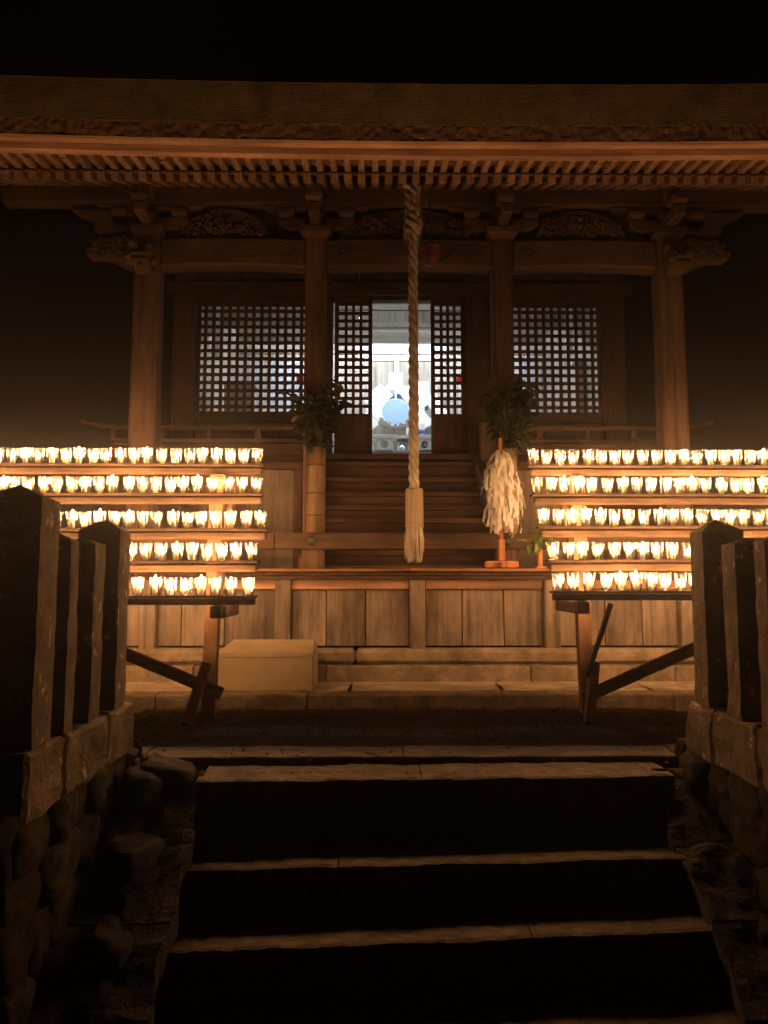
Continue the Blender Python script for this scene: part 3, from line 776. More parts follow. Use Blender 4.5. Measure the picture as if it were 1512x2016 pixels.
# veranda
yv = 6.98
S('veranda_floor', XC - 2.9, XC - .8, yv, 7.62, zf - .06, zf - .005, 'woodX'); S('veranda_floor', XC + .8, XC + 2.9, yv, 7.62, zf - .06, zf - .005, 'woodX')
S('veranda_floor', XC - .8, XC + .8, 7.2, 7.62, zf - .06, zf - .005, 'woodX')
for sx in (-1, 1):
    a, b = sorted((XC + sx * .8, XC + sx * 2.85))
    S('veranda_beam', a, b, yv + .03, yv + .12, zf - .22, zf - .065, 'woodX')
    S('under_floor_wall', a, b, yv + .13, yv + .16, zd - .3, zf - .07, 'woodX')
    rl = link('railing', None, None, (XC + sx * 1.8, yv, zf), SH)
    zr = at(400, 840, yv).z; zr2 = at(400, 866, yv).z
    n = 14; pts = []
    for k in range(n + 1):
        t = k / n; x = XC + sx * (.85 + 2.2 * t); pts.append((x, yv + .04, zr + (0.05 * max(0, (t - .86) / .14) ** 1.6)))
    tube('top_rail', pts, 0.026, 'woodX', rl, 8)
    box('middle_rail', XC + sx * .85, XC + sx * 2.75, yv + .015, yv + .065, zr2 - .018, zr2 + .018, 'woodX', rl)
    box('bottom_rail', XC + sx * .85, XC + sx * 2.75, yv + .01, yv + .07, zf, zf + .05, 'woodX', rl)
    for k in range(5):
        x = XC + sx * (.9 + k * .46); box('rail_post', x - .025, x + .025, yv + .02, yv + .06, zf + .05, zr - .02, 'woodZ', rl)
    box('newel_post', XC + sx * .83 - .05, XC + sx * .83 + .05, yv - .02, yv + .08, zf - .2, zr + .05, 'woodZ', rl, 0.008)

# hall front ----------------------------------------------------------
YH = 7.6
XH = at(785, 750, YH).x                                 # axis of the hall front
def hx(px): return at(px, 720, YH).x
zw0, zw1 = at(785, 817, YH).z, at(785, 598, YH).z
zl1 = zk_ + 2.45 * .43                                   # wall runs up to the ceiling
for a, b in ((343, 388), (609, 655), (915, 961), (1182, 1227)):
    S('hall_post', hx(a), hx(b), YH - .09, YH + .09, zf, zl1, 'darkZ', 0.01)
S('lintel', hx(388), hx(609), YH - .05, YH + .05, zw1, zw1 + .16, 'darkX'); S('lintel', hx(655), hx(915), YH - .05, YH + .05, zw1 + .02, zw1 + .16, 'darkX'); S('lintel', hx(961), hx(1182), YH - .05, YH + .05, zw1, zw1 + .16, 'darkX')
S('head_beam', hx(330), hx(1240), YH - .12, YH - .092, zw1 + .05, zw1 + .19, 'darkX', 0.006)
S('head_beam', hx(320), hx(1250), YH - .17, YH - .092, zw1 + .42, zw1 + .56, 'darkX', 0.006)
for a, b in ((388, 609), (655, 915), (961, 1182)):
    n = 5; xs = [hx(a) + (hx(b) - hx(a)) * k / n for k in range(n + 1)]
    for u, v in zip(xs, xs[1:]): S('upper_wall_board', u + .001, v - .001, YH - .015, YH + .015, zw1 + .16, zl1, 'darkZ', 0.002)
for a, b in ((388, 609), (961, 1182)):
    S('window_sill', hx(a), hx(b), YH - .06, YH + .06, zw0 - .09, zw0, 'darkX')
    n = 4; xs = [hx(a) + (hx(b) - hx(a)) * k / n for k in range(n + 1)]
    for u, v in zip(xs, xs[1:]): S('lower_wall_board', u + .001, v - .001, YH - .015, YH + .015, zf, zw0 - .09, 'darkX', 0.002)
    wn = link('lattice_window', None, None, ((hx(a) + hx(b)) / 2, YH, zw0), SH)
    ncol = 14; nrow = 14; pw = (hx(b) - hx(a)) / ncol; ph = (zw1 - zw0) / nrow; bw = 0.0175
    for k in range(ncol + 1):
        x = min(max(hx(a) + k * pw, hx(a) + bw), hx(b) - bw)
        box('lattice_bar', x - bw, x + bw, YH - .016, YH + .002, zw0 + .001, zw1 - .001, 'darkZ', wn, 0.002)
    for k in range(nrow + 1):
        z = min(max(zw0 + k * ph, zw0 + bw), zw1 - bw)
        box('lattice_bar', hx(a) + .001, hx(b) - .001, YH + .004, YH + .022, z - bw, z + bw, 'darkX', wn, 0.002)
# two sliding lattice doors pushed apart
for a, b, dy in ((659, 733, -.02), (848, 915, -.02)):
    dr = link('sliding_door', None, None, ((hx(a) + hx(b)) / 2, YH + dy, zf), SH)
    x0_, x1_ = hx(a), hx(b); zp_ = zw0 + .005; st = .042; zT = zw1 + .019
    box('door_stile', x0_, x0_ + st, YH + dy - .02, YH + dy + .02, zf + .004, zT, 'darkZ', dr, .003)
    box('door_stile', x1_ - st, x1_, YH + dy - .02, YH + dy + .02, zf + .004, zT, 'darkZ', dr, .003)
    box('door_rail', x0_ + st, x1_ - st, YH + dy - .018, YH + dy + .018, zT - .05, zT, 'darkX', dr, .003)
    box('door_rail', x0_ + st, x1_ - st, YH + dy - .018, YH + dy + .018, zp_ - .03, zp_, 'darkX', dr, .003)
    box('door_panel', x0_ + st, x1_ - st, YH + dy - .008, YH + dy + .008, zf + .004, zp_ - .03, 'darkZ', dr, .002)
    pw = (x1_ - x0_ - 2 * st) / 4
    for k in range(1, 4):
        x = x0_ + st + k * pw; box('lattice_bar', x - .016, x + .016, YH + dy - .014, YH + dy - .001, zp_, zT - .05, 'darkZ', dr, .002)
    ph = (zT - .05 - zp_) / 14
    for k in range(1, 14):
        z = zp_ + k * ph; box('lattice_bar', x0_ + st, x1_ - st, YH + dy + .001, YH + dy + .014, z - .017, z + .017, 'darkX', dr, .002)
S('door_sill', hx(655), hx(915), YH - .07, YH + .07, zf - .05, zf + .001, 'darkX')
# small lamp-like carved end under the head beam on the right and side walls, floor, ceiling
x0h, x1h = hx(343), hx(1227); YB = 11.2; zc_ = zl1 - .25
S('side_wall', x0h, x0h + .05, YH + .09, YB, zf - .1, zl1, 'roomY'); S('side_wall', x1h - .05, x1h, YH + .09, YB, zf - .1, zl1, 'roomY')
S('hall_floor', x0h + .05, x1h - .05, YH + .07, YB, zf - .05, zf - .001, 'roomY')
S('hall_ceiling', x0h + .05, x1h - .05, YH + .02, YB, zc_, zc_ + .04, 'roomX')
S('back_wall', x0h, x1h, YB, YB + .06, zf - .1, zl1, 'roomX')
xa, xb = at(700, 680, YB).x, at(885, 680, YB).x
S('plaster_panel', xa, xb, YB - .02, YB - .002, zf, zl1, 'plaster')
# transom between outer and inner room
YT = 9.2; zt0 = at(790, 646, YT).z; zt1 = at(790, 612, YT).z
S('transom_beam', x0h + .05, x1h - .05, YT - .04, YT + .06, zt0, zt0 + .06, 'roomX', .004)
S('transom_beam', x0h + .05, x1h - .05, YT - .04, YT + .06, zt1, zt1 + .07, 'roomX', .004)
n = 15; xs = [x0h + .05 + (x1h - x0h - .1) * k / n for k in range(n + 1)]
for u, v in zip(xs, xs[1:]):
    S('transom_board', u + .0002, v - .0002, YT, YT + .02, zt0 + .06, zt1, 'roomZ', .002); S('transom_board', u + .0002, v - .0002, YT, YT + .02, zt1 + .07, zc_, 'roomZ', .002)
# inner wall: white beam, doors with grey paper and white posts
YI = 10.8
zi0, zi1 = at(790, 711, YI).z, at(790, 700, YI).z
xa, xb = at(705, 705, YI).x, at(875, 705, YI).x
for u, v, mm in ((x0h + .05, xa, 'roomX'), (xa, xb, 'white'), (xb, x1h - .05, 'roomX')):
    S('inner_beam', u, v, YI - .03, YI + .05, zi0, zi1, mm, .004); S('inner_beam', u, v, YI - .05, YI + .05, zi1 + .012, zi1 + .05, mm, .004)
for px in (420, 487, 520, 660, 781, 905, 1062, 1130):
    x = at(px, 760, YI).x; S('inner_post', x - .035, x + .035, YI - .03, YI + .04, zf, zi0, 'white' if px == 781 else 'roomZ', .004)
pxs = (340, 420, 487, 520, 660, 781, 905, 1062, 1130, 1240)
for a, b in zip(pxs, pxs[1:]):
    xa, xb = at(a, 760, YI).x + .036, at(b, 760, YI).x - .036
    S('inner_panel', max(xa, x0h + .06), min(xb, x1h - .06), YI, YI + .02, zf, zi0, random.choice(['papergrey', 'papergrey', 'roomZ']), .003)
YA = 10.2
# ceiling tube lights of the rooms
for x, y, lab in ((XH - .9, 9.85, 'white tube lamp on left of the inner ceiling'), (XH + .9, 9.85, 'white tube lamp on right of the inner ceiling'), (XH, 7.72, 'white tube lamp on the ceiling just inside the doors')):
    t = empty('tube_lamp', (x, y, zc_), lab, 'lamp', 'ceiling tube lamps')
    box('lamp_housing', x - .62, x + .62, y - .06, y + .06, zc_ - .05, zc_ - .002, 'white', t)
    c = [(x - .58, y, zc_ - .075), (x + .58, y, zc_ - .075)]; tube('tube', c, .016, 'tube2' if y < 9 else 'tube', t, 10)
# altar furniture
za = at(790, 893, YA).z
al = empty('altar_table', (XH, YA, zf), 'long pale altar table behind the open doors', 'table')
box('table_top', XH - 1.3, XH + 1.3, YA - .25, YA + .25, za - .05, za, 'roomX', al)
box('table_front', XH - 1.28, XH + 1.28, YA - .2, YA - .18, zf, za - .05, 'roomX', al)
for sx in (-1.25, 1.25): box('leg', XH + sx - .03, XH + sx + .03, YA - .17, YA + .2, zf, za - .05, 'roomZ', al)
z86 = at(790, 862, YA + .05).z
up = empty('altar_shelf', (at(770, 870, YA).x, YA + .1, za), 'small raised shelf under the round blue mirror', 'shelf')
xu0, xu1 = at(738, 860, YA).x, at(812, 860, YA).x
box('shelf_top', xu0, xu1, YA - .02, YA + .22, z86 - .025, z86, 'carve', up)
for x in (xu0 + .05, xu1 - .05): box('leg', x - .02, x + .02, YA, YA + .2, za, z86 - .025, 'carve', up)
# mirror on a carved cloud stand
pm = at(779, 812, YA + .1); rm = 27.5 / F * (YA + .1) * 1.02
mi = empty('round_mirror', (pm.x, YA + .1, z86), 'round mirror with painted-in pale blue reflection on carved cloud stand inside doors', 'mirror')
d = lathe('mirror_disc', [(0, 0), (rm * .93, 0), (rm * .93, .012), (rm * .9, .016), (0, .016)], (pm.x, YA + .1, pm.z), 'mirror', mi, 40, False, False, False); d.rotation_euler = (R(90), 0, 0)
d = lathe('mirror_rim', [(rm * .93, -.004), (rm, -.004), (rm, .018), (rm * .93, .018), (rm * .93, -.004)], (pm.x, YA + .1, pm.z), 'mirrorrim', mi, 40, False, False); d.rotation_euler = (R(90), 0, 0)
bm = bmesh.new(); rnd = random.Random(9); c = Vector((pm.x, YA + .1, z86))
for k in range(34):
    a = rnd.uniform(-2.7, -.45); rr = rm * rnd.uniform(1.0, 1.28)
    x, z = rr * math.cos(a) * 1.15, max(pm.z - z86 + rr * math.sin(a), .03)
    bm_spiral(bm, x, z, -.01 - rnd.uniform(0, .03), rnd.uniform(.02, .045), 1.2, rnd.uniform(0, 6), .011, rnd.choice((-1, 1)), 5)
bm_box(bm, (0, 0, .02), (rm * 2.2, .12, .04))
bm_box(bm, (0, .02, (pm.z - z86 - rm) / 2 + .02), (rm * 1.5, .04, pm.z - z86 - rm + .03))
link('cloud_stand', bm_mesh(bm, False), 'carve', c, mi)
# folded white paper wands (zigzag strips either side of a staff)
def paper_wand(px, py_top, py_bot, wpx, Y, label):
    p = at(px, py_top, Y); q = at(px, py_bot, Y); W_ = wpx / F * Y; Hh = p.z - q.z
    g = empty('paper_wand', (p.x, Y, q.z), label, 'paper wand', 'folded paper wands on the altar')
    tube('staff', [(p.x, Y + .02, za if za < q.z else q.z), (p.x, Y + .02, p.z)], .014, 'white', g)
    prism('paper_head', [(p.x - W_ * .12, p.z), (p.x + W_ * .12, p.z), (p.x + W_ * .13, p.z - Hh * .2), (p.x + W_ * .24, p.z - Hh * .30), (p.x - W_ * .24, p.z - Hh * .30), (p.x - W_ * .13, p.z - Hh * .2)], Y - .006, Y + .006, 'white', g)
    for s in (-1, 1):
        for k in range(4):
            zc2 = p.z - Hh * (.36 + .16 * k); xo = p.x + s * W_ * (.24 + .09 * (k % 2) + .05 * k); a_ = W_ * .2; b_ = Hh * .16
            prism('paper_fold', [(xo - a_, zc2 + b_ * .2), (xo + s * a_ * .2, zc2 + b_), (xo + a_, zc2 - b_ * .2), (xo - s * a_ * .2, zc2 - b_)], Y - .012 * k - .02, Y - .012 * k - .017, 'white', g)
    bm = bmesh.new(); bm_box(bm, (0, 0, 0), (W_ * .2, .03, Hh * .12)); link('blue_tie', bm_mesh(bm), 'blue', (p.x, Y + .03, p.z - Hh * .42), g)
paper_wand(779, 733, 850, 112, YA + .30, 'folded white paper wand behind the round blue mirror')
paper_wand(834, 752, 866, 84, YA + .36, 'folded white paper wand right of the blue mirror by rope')
bs = empty('blue_stand', (at(832, 890, YA).x, YA, za), 'blue and white stand right of the mirror inside the doors', 'stand')
xx = at(832, 870, YA).x
box('column', xx - .03, xx + .03, YA - .03, YA + .03, za + .002, za + .42, 'white', bs)
for k, (dz, wd) in enumerate(((.05, .16), (.16, .10), (.28, .06))): box('blue_collar', xx - wd, xx + wd, YA - .05, YA + .05, za + dz, za + dz + .045, 'blue', bs)
# offering stands with a round hole in the front
def sanbo(px, label):
    c = at(px, 893, YA - .18); s = .125
    g = empty('offering_stand', (c.x, YA - .18, za), label, 'offering stand', 'offering stands')
    n = 20; hole = [(0.052 * math.cos(2 * math.pi * k / n), .075 + .052 * math.sin(2 * math.pi * k / n)) for k in range(n)]
    bm = bmesh.new()
    out = []
    for k in range(n):
        a = 2 * math.pi * k / n; m_ = max(abs(math.cos(a)), abs(math.sin(a))); out.append((.11 * math.cos(a) / m_, .077 + .075 * math.sin(a) / m_))
    A = [bm.verts.new((x, 0, z)) for x, z in hole]; B = [bm.verts.new((x, 0, z)) for x, z in out]
    A2 = [bm.verts.new((x, .012, z)) for x, z in hole]
    for k in range(n):
        bm.faces.new((A[k], A[(k + 1) % n], B[(k + 1) % n], B[k])); bm.faces.new((A[k], A[(k + 1) % n], A2[(k + 1) % n], A2[k]))
    link('pierced_front', bm_mesh(bm), 'white', (c.x, YA - .29, za), g)
    for sx in (-.11, .10): box('side', c.x + sx, c.x + sx + .012, YA - .288, YA - .08, za + .002, za + .152, 'white', g)
    box('tray', c.x - .17, c.x + .17, YA - .33, YA - .04, za + .154, za + .168, 'white', g)
    for sy in (-.33, -.05): box('tray_rim', c.x - .17, c.x + .17, YA + sy, YA + sy + .01, za + .168, za + .20, 'white', g)
sanbo(757, 'white offering stand with round hole, below the blue mirror')
sanbo(835, 'white offering stand right of the bell rope, inside doors')
b = lathe('offering_jar', [(0, 0), (.03, 0), (.045, .03), (.04, .06), (.015, .08), (0, .082)], (at(790, 895, YA).x, YA - .2, za), 'mirrorrim', None, 16, False, False)
tag(b, 'small blue grey jar between the white offering stands', 'jar')
# banners and small red lanterns inside, seen through the lattices
for px, py0, py1, lab in ((432, 610, 705, 'white hanging banner behind upper corner of left lattice window'), (1119, 608, 700, 'white hanging banner behind right lattice window')):
    a, b_ = at(px, py0, 9.0), at(px, py1, 9.0)
    g = empty('banner', (a.x, 9.0, b_.z), lab, 'banner', 'white banners inside')
    box('cloth', a.x - .045, a.x + .045, 8.99, 9.0, b_.z, zc_ - .04, 'white', g, .001); box('rod', a.x - .07, a.x + .07, 8.985, 9.005, zc_ - .04, zc_ - .005, 'carve', g)
for px, lab in ((592, 'small red paper lantern behind left lattice window'), (905, 'small red paper lantern behind right lattice door')):
    a = at(px, 747, 9.6)
    g = empty('paper_lantern', a, lab, 'lantern', 'red lanterns inside')
    lathe('shade', [(.03, -.06), (.055, -.03), (.06, 0), (.055, .03), (.03, .06)], a, 'red', g, 14)
    tube('cord', [(a.x, a.y, a.z + .06), (a.x, a.y, zc_)], .003, 'carve', g, 5)
for px0, px1, pyt, lab in ((445, 500, 760, 'brown cabinet behind the left lattice window'), (1128, 1165, 720, 'brown cabinet behind the right lattice window')):
    a, b_ = at(px0, pyt, 8.9), at(px1, pyt, 8.9)
    g = empty('cabinet', ((a.x + b_.x) / 2, 8.9, zf), lab, 'cabinet', 'cabinets inside')
    box('body', a.x, b_.x, 8.8, 9.1, zf, a.z, 'roomZ', g); box('top', a.x - .02, b_.x + .02, 8.77, 9.12, a.z, a.z + .025, 'roomX', g)
    box('door', a.x + .02, b_.x - .02, 8.785, 8.798, zf + .1, a.z - .04, 'carve', g)

# ------------------------------------------------------------------ candle racks and cups
def cup_meshes():
    bm = bmesh.new(); sg = 28
    bm_lathe(bm, [(0.0225, 0.0025), (0.0242, 0.0), (0.0250, 0.004), (0.0276, 0.03), (0.0306, 0.062), (0.0330, 0.085)], sg)
    bm.faces.new([bm.verts.new((0.0225 * math.cos(-2 * math.pi * k / sg), 0.0225 * math.sin(-2 * math.pi * k / sg), 0.0025)) for k in range(sg)])
    bm_lathe(bm, [(0.0330, 0.085), (0.0352, 0.0855), (0.0358, 0.0875), (0.0352, 0.0895), (0.0335, 0.0895), (0.0330, 0.088), (0.0330, 0.085)], sg)
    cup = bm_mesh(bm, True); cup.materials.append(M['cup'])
    cans = []
    for h in (0.046, 0.054, 0.050, 0.040, 0.034, 0.058):
        bm = bmesh.new()
        bm_lathe(bm, [(0.0125, 0.003), (0.0122, h * .6), (0.0118, h - .003), (0.0105, h), (0.006, h - .003), (0, h - .0035)], 12, True)
        bm_tube(bm, [(0, 0, h - .004), (0.0008, 0, h + .006)], 0.001, 5)
        me = bm_mesh(bm, True); me.materials.append(M['wax']); cans.append((me, h))
    fl = []
    for k, hh in enumerate((0.034, 0.040, 0.028, 0.037, 0.024)):
        bm = bmesh.new(); prof = [(0.0016, 0.0), (0.0050, 0.16), (0.0060, 0.32), (0.0046, 0.58), (0.0022, 0.82), (0.0003, 1.0)]
        bm_lathe(bm, [(r * 1.35, z * hh * 1.12) for r, z in prof], 7, True, True)
        for v in bm.verts: v.co.x += (v.co.z / hh) ** 2 * (0.0015 * (k - 2))
        me = bm_mesh(bm, True); me.materials.append(M['flame']); fl.append(me)
    return cup, cans, fl
CUP, CANS, FLAMES = cup_meshes()
ROWNAME = ['top shelf', 'second shelf down', 'middle shelf', 'fourth shelf down', 'bottom shelf']

def rack(side):
    s = -1 if side == 'left' else 1                       # rack runs away from the stairs in direction s
    ends = ([518, 517, 526, 508, 503] if s == -1 else [1038, 1046, 1058, 1077, 1086])
    ybase = ([915, 972, 1041, 1104, 1172] if s == -1 else [917, 973, 1036, 1102, 1163])
    Ys = [4.2, 4.1, 4.0, 3.9, 3.8]
    rnd = random.Random(100 + s)
    xi = at(ends[2], 1000, 4.0).x
    rk = empty('candle_rack', (xi + s * .9, 4.0, 0), 'stepped wooden rack on the %s holding five rows of candles' % side, 'candle rack', 'stepped candle racks')
    zsh = []
    for r in range(5):
        Y = Ys[r]; p = at(ends[r], ybase[r], Y); x0 = p.x; z = p.z; zsh.append(z)
        slope = rnd.uniform(-.003, .003)
        Lr = 2.25
        xa, xb = sorted((x0 - s * .004, x0 + s * Lr))
        if r < 4:
            c = box('shelf_board', xa, xb, Y - .044, Y + .036, z - .013, z, 'rackX', rk, .002, 0.003)
            box('shelf_rail', xa + .012 if s == 1 else xa, xb if s == 1 else xb - .004, Y - .028, Y + .004, z - .060, z - .0165, 'rackX', rk, .010, 0.004)
        else:
            box('shelf_board', xa, xb, Y - .05, Y + .036, z - .013, z, 'rackX', rk, .002, 0.002)
            box('shelf_rail', xa, xb, Y - .05, Y - .02, z - .048, z - .0145, 'rackX', rk, .003, 0.001)
        # the cups
        n = 27; x = x0 + s * .036
        for k in range(n):
            if abs(x - x0) > Lr - .05: break
            zc = z + .001
            root = empty('candle_cup', (x, Y + rnd.uniform(-.008, .008), zc))
            tag(root, 'clear plastic candle cup %s from the stairs end of %s rack, %s' % (ORD[k], side, ROWNAME[r]), 'candle cup', 'lit candle cups on the racks')
            loc = Vector((x, WL[root].y, zc))
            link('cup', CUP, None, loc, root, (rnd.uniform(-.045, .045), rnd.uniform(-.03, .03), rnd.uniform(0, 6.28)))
            me, h = rnd.choice(CANS); dx, dy = rnd.uniform(-.005, .005), rnd.uniform(-.005, .005)
            ca = link('candle', me, None, loc + Vector((dx, dy, 0)), root)
            link('flame', rnd.choice(FLAMES), None, loc + Vector((dx, dy, h + .003)), ca, (0, 0, rnd.uniform(0, 6.28)))
            x += s * (.0765 + (0.012 if rnd.random() < .12 else 0) + rnd.uniform(-.0015, .0025))
    # trestles
    px = 405 if s == -1 else 1165
    xt = at(px, 1250, 3.95).x
    for q, xx in enumerate((xt, xt + s * 1.55)):
        beam('post', (xx, 4.06, 0.0), (xx, 4.17, zsh[0] - .064), .075, .06, 'legZ', rk, .004, (0, 1, 0))
        beam('front_leg', (xx + s * -.07 if s == 1 else xx - .055, 3.80, 0.01), (xx + .01, 3.95, 0.30), .05, .045, 'legZ', rk, .004, (0, 1, 0))
        beam('stepped_bearer', (xx - s * .09, 3.76, zsh[4] - .085), (xx - s * .09, 4.24, zsh[4] - .085), .06, .062, 'rackY', rk, .005)
        beam('stringer', (xx - s * .075, 3.85, zsh[4] - .05), (xx - s * .075, 4.26, zsh[0] - .09), .035, .05, 'rackY', rk, .003)
    bz0 = at(435, 1368, 3.93).z if s == -1 else at(1148, 1378, 3.93).z
    pA = at(437, 1366, 3.94) if s == -1 else at(1147, 1374, 3.94)
    pB = at(250, 1288, 3.94) if s == -1 else at(1368, 1276, 3.94)
    d = (pB - pA)
    beam('diagonal_brace', pA, pA + d * 2.6, .03, .062, 'legX', rk, .004)
    if s == 1:
        beam('thin_strut', at(1203, 1188, 3.82), at(1156, 1332, 3.86), .022, .026, 'rackZ', rk, .003, (0, 1, 0))
rack('left'); rack('right')

# ------------------------------------------------------------------ bell rope, bell
YR = 5.18
pr = at(815, 960, YR); xr_ = pr.x; ztop = at(815, 372, YR).z; zsl = at(815, 962, YR).z; zsl0 = at(815, 1034, YR).z
rp = empty('bell_rope', (xr_, YR, zsl0), 'thick twisted straw bell rope hanging before the open doors', 'rope')
for k in range(3):
    pts = []; n = 190
    for i in range(n + 1):
        t = i / n; z = ztop - .02 + (zsl - .02 - ztop) * t
        a = t * (ztop - zsl) / .23 * 2 * math.pi + k * 2 * math.pi / 3; r = .017 + .003 * t
        xsw = 0.012 * math.sin(t * 2.2)
        pts.append((xr_ + xsw * 0 + r * math.cos(a), YR + r * math.sin(a), z))
    tube('rope_strand', pts, .0195, 'straw', rp, 7)
# knotted, frayed head of the rope
z47 = at(815, 470, YR).z
for k in range(4):
    pts = []
    for i in range(40):
        t = i / 39; a = t * 9 + k * 1.6; r = .040 + .012 * math.sin(t * 7 + k)
        pts.append((xr_ + r * math.cos(a), YR + r * math.sin(a), ztop + .03 - t * (ztop - z47)))
    tube('wrapped_strand', pts, [.019 + .008 * math.sin(i * .35 + k) for i in range(40)], 'straw', rp, 7)
bm = bmesh.new(); rnd = random.Random(4)
for k in range(110):
    a = rnd.uniform(0, 6.28); z0_ = rnd.uniform(z47, ztop); r = .045
    r = .058; p = Vector((r * math.cos(a), r * math.sin(a), z0_ - ztop)); q = p + Vector((rnd.uniform(-.03, .03), rnd.uniform(-.03, .02), rnd.uniform(-.12, -.03)))
    bm_tube(bm, [p, (p + q) / 2 + Vector((rnd.uniform(-.01, .01), 0, 0)), q], [.004, .003, .001], 4)
link('frayed_straw', bm_mesh(bm), 'straw', (xr_, YR, ztop), rp)
sl_ = lathe('wooden_sleeve', [(.058, 0), (.063, .01), (.064, .12), (.063, zsl - zsl0 - .012), (.056, zsl - zsl0)], (xr_ + .003, YR, zsl0), 'sleeve', rp, 10, True, True, False)
lathe('sleeve_band', [(.06, 0), (.066, .004), (.066, .012), (.06, .016)], (xr_ + .003, YR, zsl0 - .014), 'straw', rp, 20)
bm = bmesh.new(); zt0_ = at(815, 1106, YR).z - zsl0
for k in range(190):
    a = rnd.uniform(0, 6.28); r = .052 * math.sqrt(rnd.random()) ** .5; sp = rnd.uniform(1.1, 1.38)
    p = Vector((r * math.cos(a), r * math.sin(a), 0)); L = zt0_ * rnd.uniform(.62, 1.0) * (1 - 1.5 * abs(r - .045))
    bm_tube(bm, [p, Vector((p.x * sp, p.y * sp, L * .5)), Vector((p.x * sp * rnd.uniform(.55, 1.0) + rnd.uniform(-.008, .008), p.y * sp * .9, L))], [.0045, .005, .0025], 5)
link('straw_tassel', bm_mesh(bm), 'straw', (xr_ + .003, YR, zsl0 - .01), rp)
beam('rope_hook', (xr_, YR - .0, ztop + .0), (xr_, YR, ztop + .14), .02, .02, 'metal', rp, .002, (0, 1, 0))
# dull red bell beside the rope
pb_ = at(848, 505, 5.32)
bl = empty('hanging_bell', (pb_.x, 5.32, pb_.z - .07), 'dull red rounded bell hanging right beside the rope', 'bell')
lathe('bell_body', [(.0, -.068), (.04, -.062), (.066, -.035), (.074, 0), (.076, .055), (.082, .058), (.082, .068), (.0, .07)], (pb_.x, 5.32, pb_.z), 'bell', bl, 24, False, False)
tube('bell_cord', [(pb_.x, 5.32, pb_.z + .068), (pb_.x, 5.32, zp0 + .25)], .006, 'twig', bl, 6)

# ------------------------------------------------------------------ bamboo vases with leafy branches
LEAF = []
for k in range(3):
    bm = bmesh.new(); n = 6; L, W_ = .08, .021
    rows = []
    for i in range(n + 1):
        t = i / n; wd = W_ * math.sin(math.pi * min(.999, t ** .8 * .97 + .015)) ; y = L * t; z = -.02 * t * t * (1 + k * .5)
        rows.append((bm.verts.new((-wd, y, z + wd * .35)), bm.verts.new((0, y, z)), bm.verts.new((wd, y, z + wd * .35))))
    for a, b in zip(rows, rows[1:]):
        bm.faces.new((a[0], a[1], b[1], b[0])); bm.faces.new((a[1], a[2], b[2], b[1]))
    LEAF.append(bm_mesh(bm, True))
def branch_thing(name, base, spread, height, nstem, nleaf, label, leafmat, scale=1.0, seed=1, cat='branch', group=None, bias=0.0):
    rnd = random.Random(seed); g = empty(name, base, label, cat, group); base = Vector(base)
    lms = []
    for me in LEAF:
        m2 = me.copy(); m2.materials.clear(); m2.materials.append(M[leafmat]); lms.append(m2)
    for s in range(nstem):
        a = rnd.uniform(0, 6.28); tip = base + Vector((spread * (math.cos(a) * rnd.uniform(.3, 1) + bias), -abs(spread) * .35 + spread * .6 * math.sin(a), height * rnd.uniform(.4, 1.08)))
        mid = base.lerp(tip, .5) + Vector((0, 0, height * .12)); pts = []
        for i in range(9):
            t = i / 8; pts.append(base * (1 - t) ** 2 + mid * 2 * t * (1 - t) + tip * t * t)
        tube('stem', pts, [.006 * scale * (1 - .8 * i / 8) + .001 for i in range(9)], 'twig', g, 5)
        for k in range(nleaf):
            t = rnd.uniform(.16, 1) ** .8; p = base * (1 - t) ** 2 + mid * 2 * t * (1 - t) + tip * t * t
            o = link('leaf', rnd.choice(lms), None, p + Vector((rnd.uniform(-.01, .01), rnd.uniform(-.01, .01), rnd.uniform(-.01, .01))), g, (rnd.uniform(-.9, .7), rnd.uniform(-.8, .8), rnd.uniform(0, 6.28)))
            q = scale * rnd.uniform(.7, 1.25); o.scale = (q, q, q)
YV = 5.32
for i, (px, pt_, pb, lab, lab2) in enumerate(((621, 882, 1049, 'bamboo tube vase tied to left inner porch column', 'dark leafy evergreen branches in vase on left inner column'),
                                               (1003, 884, 1047, 'bamboo tube vase on right inner column behind paper streamers', 'dark leafy evergreen branches above the paper streamers'))):
    a, b = at(px, pb, YV), at(px, pt_, YV)
    v = empty('bamboo_vase', (a.x, YV, a.z), lab, 'vase', 'bamboo vases on the inner columns')
    h = b.z - a.z; r = .068
    lathe('bamboo_tube', [(r, 0), (r, h * .3), (r * 1.04, h * .32), (r, h * .34), (r * .99, h * .72), (r * 1.03, h * .74), (r * .99, h * .76), (r * .98, h), (r * .84, h), (r * .84, h * .5), (0, h * .5)], (a.x, YV, a.z), 'bamboo', v, 22, True, False)
    for t in (.2, .46, .79): lathe('binding', [(r * 1.0, -.004), (r * 1.05, -.003), (r * 1.05, .003), (r * 1.0, .004)], (a.x, YV, a.z + h * t), 'band', v, 22, False, False)
    branch_thing('evergreen_branches', (a.x + (.0), YV, b.z - .1), (.27 if i == 0 else .26), .60, 17, 19, lab2, 'leaf', 1.12, 60 + i, 'branches', 'evergreen branches in bamboo vases', 0.12 if i == 0 else -.02)

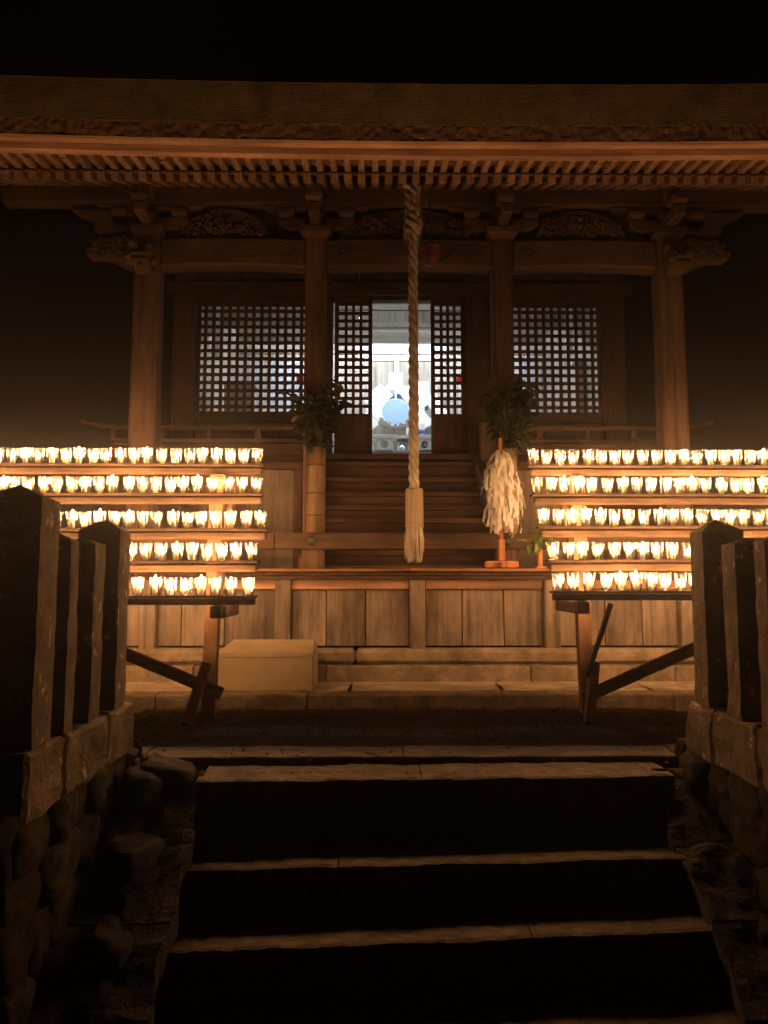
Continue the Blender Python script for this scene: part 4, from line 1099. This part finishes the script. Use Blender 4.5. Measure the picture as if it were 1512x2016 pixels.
# ------------------------------------------------------------------ purification wand of paper streamers on its stand
YW = 5.06
pw_ = at(988, 1117, YW); xw = pw_.x; zt_w = at(984, 862, YW).z
wd = empty('streamer_wand', (xw, YW, zd), 'white paper streamer wand on orange wooden cross-foot stand', 'paper wand')
z107 = at(988, 1062, YW).z
beam('foot', (xw - .115, YW, zd + .028), (xw + .115, YW, zd + .028), .05, .05, 'new', wd, .01)
box('foot', xw - .026, xw + .026, YW - .115, YW - .028, zd + .004, zd + .05, 'new', wd, .008); box('foot', xw - .026, xw + .026, YW + .028, YW + .115, zd + .004, zd + .05, 'new', wd, .008)
box('socket_post', xw - .021, xw + .021, YW - .021, YW + .021, zd + .054, z107, 'new', wd, .003)
lx = at(984, 862, YW).x
beam('staff', (xw, YW, z107 + .001), (lx, YW, zt_w), .022, .022, 'new', wd, .003, (0, 1, 0))
STR = []
for k in range(5):
    bm = bmesh.new(); n = 5; L = .15; W_ = .011; rows = []
    for i in range(n + 1):
        t = i / n; z = -L * t; y = -.03 * math.sin(t * 2.2) * (1 + .3 * k) + .006 * math.sin(t * 9 + k); tw = .25 * math.sin(t * 4 + k * 2)
        rows.append([bm.verts.new((sx * W_ * math.cos(tw), y + sx * W_ * math.sin(tw), z)) for sx in (-1, 1)])
    for a, b in zip(rows, rows[1:]): bm.faces.new((a[0], a[1], b[1], b[0]))
    me = bm_mesh(bm, True); me.materials.append(M['paper']); STR.append(me)
rnd = random.Random(17)
zA, zB = at(990, 885, YW).z, at(990, 1048, YW).z
for k in range(210):
    t = (k + rnd.random()) / 210
    rad = .118 * (math.sin(math.pi * min(1, t * .78 + .10)) ** .8) * rnd.uniform(.45, 1.0)
    z = zA - (zA - zB - .12) * t * 1.0; a = rnd.uniform(0, 6.28)
    p = Vector((lx + .012 + rad * math.cos(a), YW + rad * math.sin(a) * .8, z))
    o = link('paper_strip', rnd.choice(STR), None, p, wd, (rnd.uniform(-.12, .12), rnd.uniform(-.16, .16), a + math.pi / 2 + rnd.uniform(-.5, .5)))
    q = rnd.uniform(.75, 1.15); o.scale = (rnd.uniform(.8, 1.5), 1, q)
# small sprig in a wooden holder
ps = at(1064, 1117, 5.04)
sp_ = empty('sprig_holder', (ps.x, 5.04, zd), 'small reddish wooden holder at right end of the deck', 'holder')
box('holder_block', ps.x - .014, ps.x + .014, 5.03, 5.055, zd + .003, at(1064, 1080, 5.04).z, 'new', sp_, .004)
box('holder_foot', ps.x - .035, ps.x + .035, 5.005, 5.075, zd + .003, zd + .016, 'new', sp_, .003)
branch_thing('green_sprig', (ps.x, 5.04, at(1064, 1082, 5.04).z), .11, .13, 6, 6, 'small bright green leafy sprig beside right candle rack', 'leaf2', .95, 77, 'sprig')

# ------------------------------------------------------------------ tan box on the apron
Yb = 4.42
a, b = at(424, 1363, Yb), at(616, 1363, Yb); zb_ = zk - .001; zf1 = at(520, 1286, Yb).z
bx = empty('tan_box', ((a.x + b.x) / 2, Yb + .2, zb_), 'plain tan wooden box with sloping lid on stone apron', 'box')
box('box_body', a.x + .004, b.x - .004, Yb + .004, Yb + .4, zb_ + .002, zf1 - .02, 'box', bx, .003)
zbk = at(520, 1259, Yb + .40).z
bm = bmesh.new(); hw = (b.x - a.x) / 2
P = [(-hw, 0, -.022), (hw, 0, -.022), (hw, .405, -.022), (-hw, .405, -.022), (-hw, 0, 0), (hw, 0, 0), (hw - .03, .405, zbk - zf1), (-hw + .03, .405, zbk - zf1)]
vs = [bm.verts.new(p) for p in P]
for f in ((0, 1, 2, 3), (4, 5, 6, 7), (0, 1, 5, 4), (1, 2, 6, 5), (2, 3, 7, 6), (3, 0, 4, 7)): bm.faces.new([vs[k] for k in f])
link('box_lid', bm_mesh(bm), 'box', ((a.x + b.x) / 2, Yb, zf1), bx)

# ------------------------------------------------------------------ thin haze volume added to imitate lens bloom around the candles
def haze():
    bm = bmesh.new(); bm_box(bm, (0, 0, 2.9), (154, 154, 11.2))
    m = bpy.data.materials.new('bloom_haze'); m.use_nodes = True; nt = m.node_tree; nt.nodes.clear()
    o = nt.nodes.new('ShaderNodeOutputMaterial'); v = nt.nodes.new('ShaderNodeVolumePrincipled')
    v.inputs['Color'].default_value = (0.9, 0.9, 0.9, 1); v.inputs['Density'].default_value = HAZE; v.inputs['Anisotropy'].default_value = 0.88
    nt.links.new(v.outputs[0], o.inputs['Volume'])
    h = link('haze', bm_mesh(bm), m); tag(h, 'thin haze added to imitate the bloom around the candles', None, None, 'stuff')
HAZE = 0.0045
if HAZE: haze()
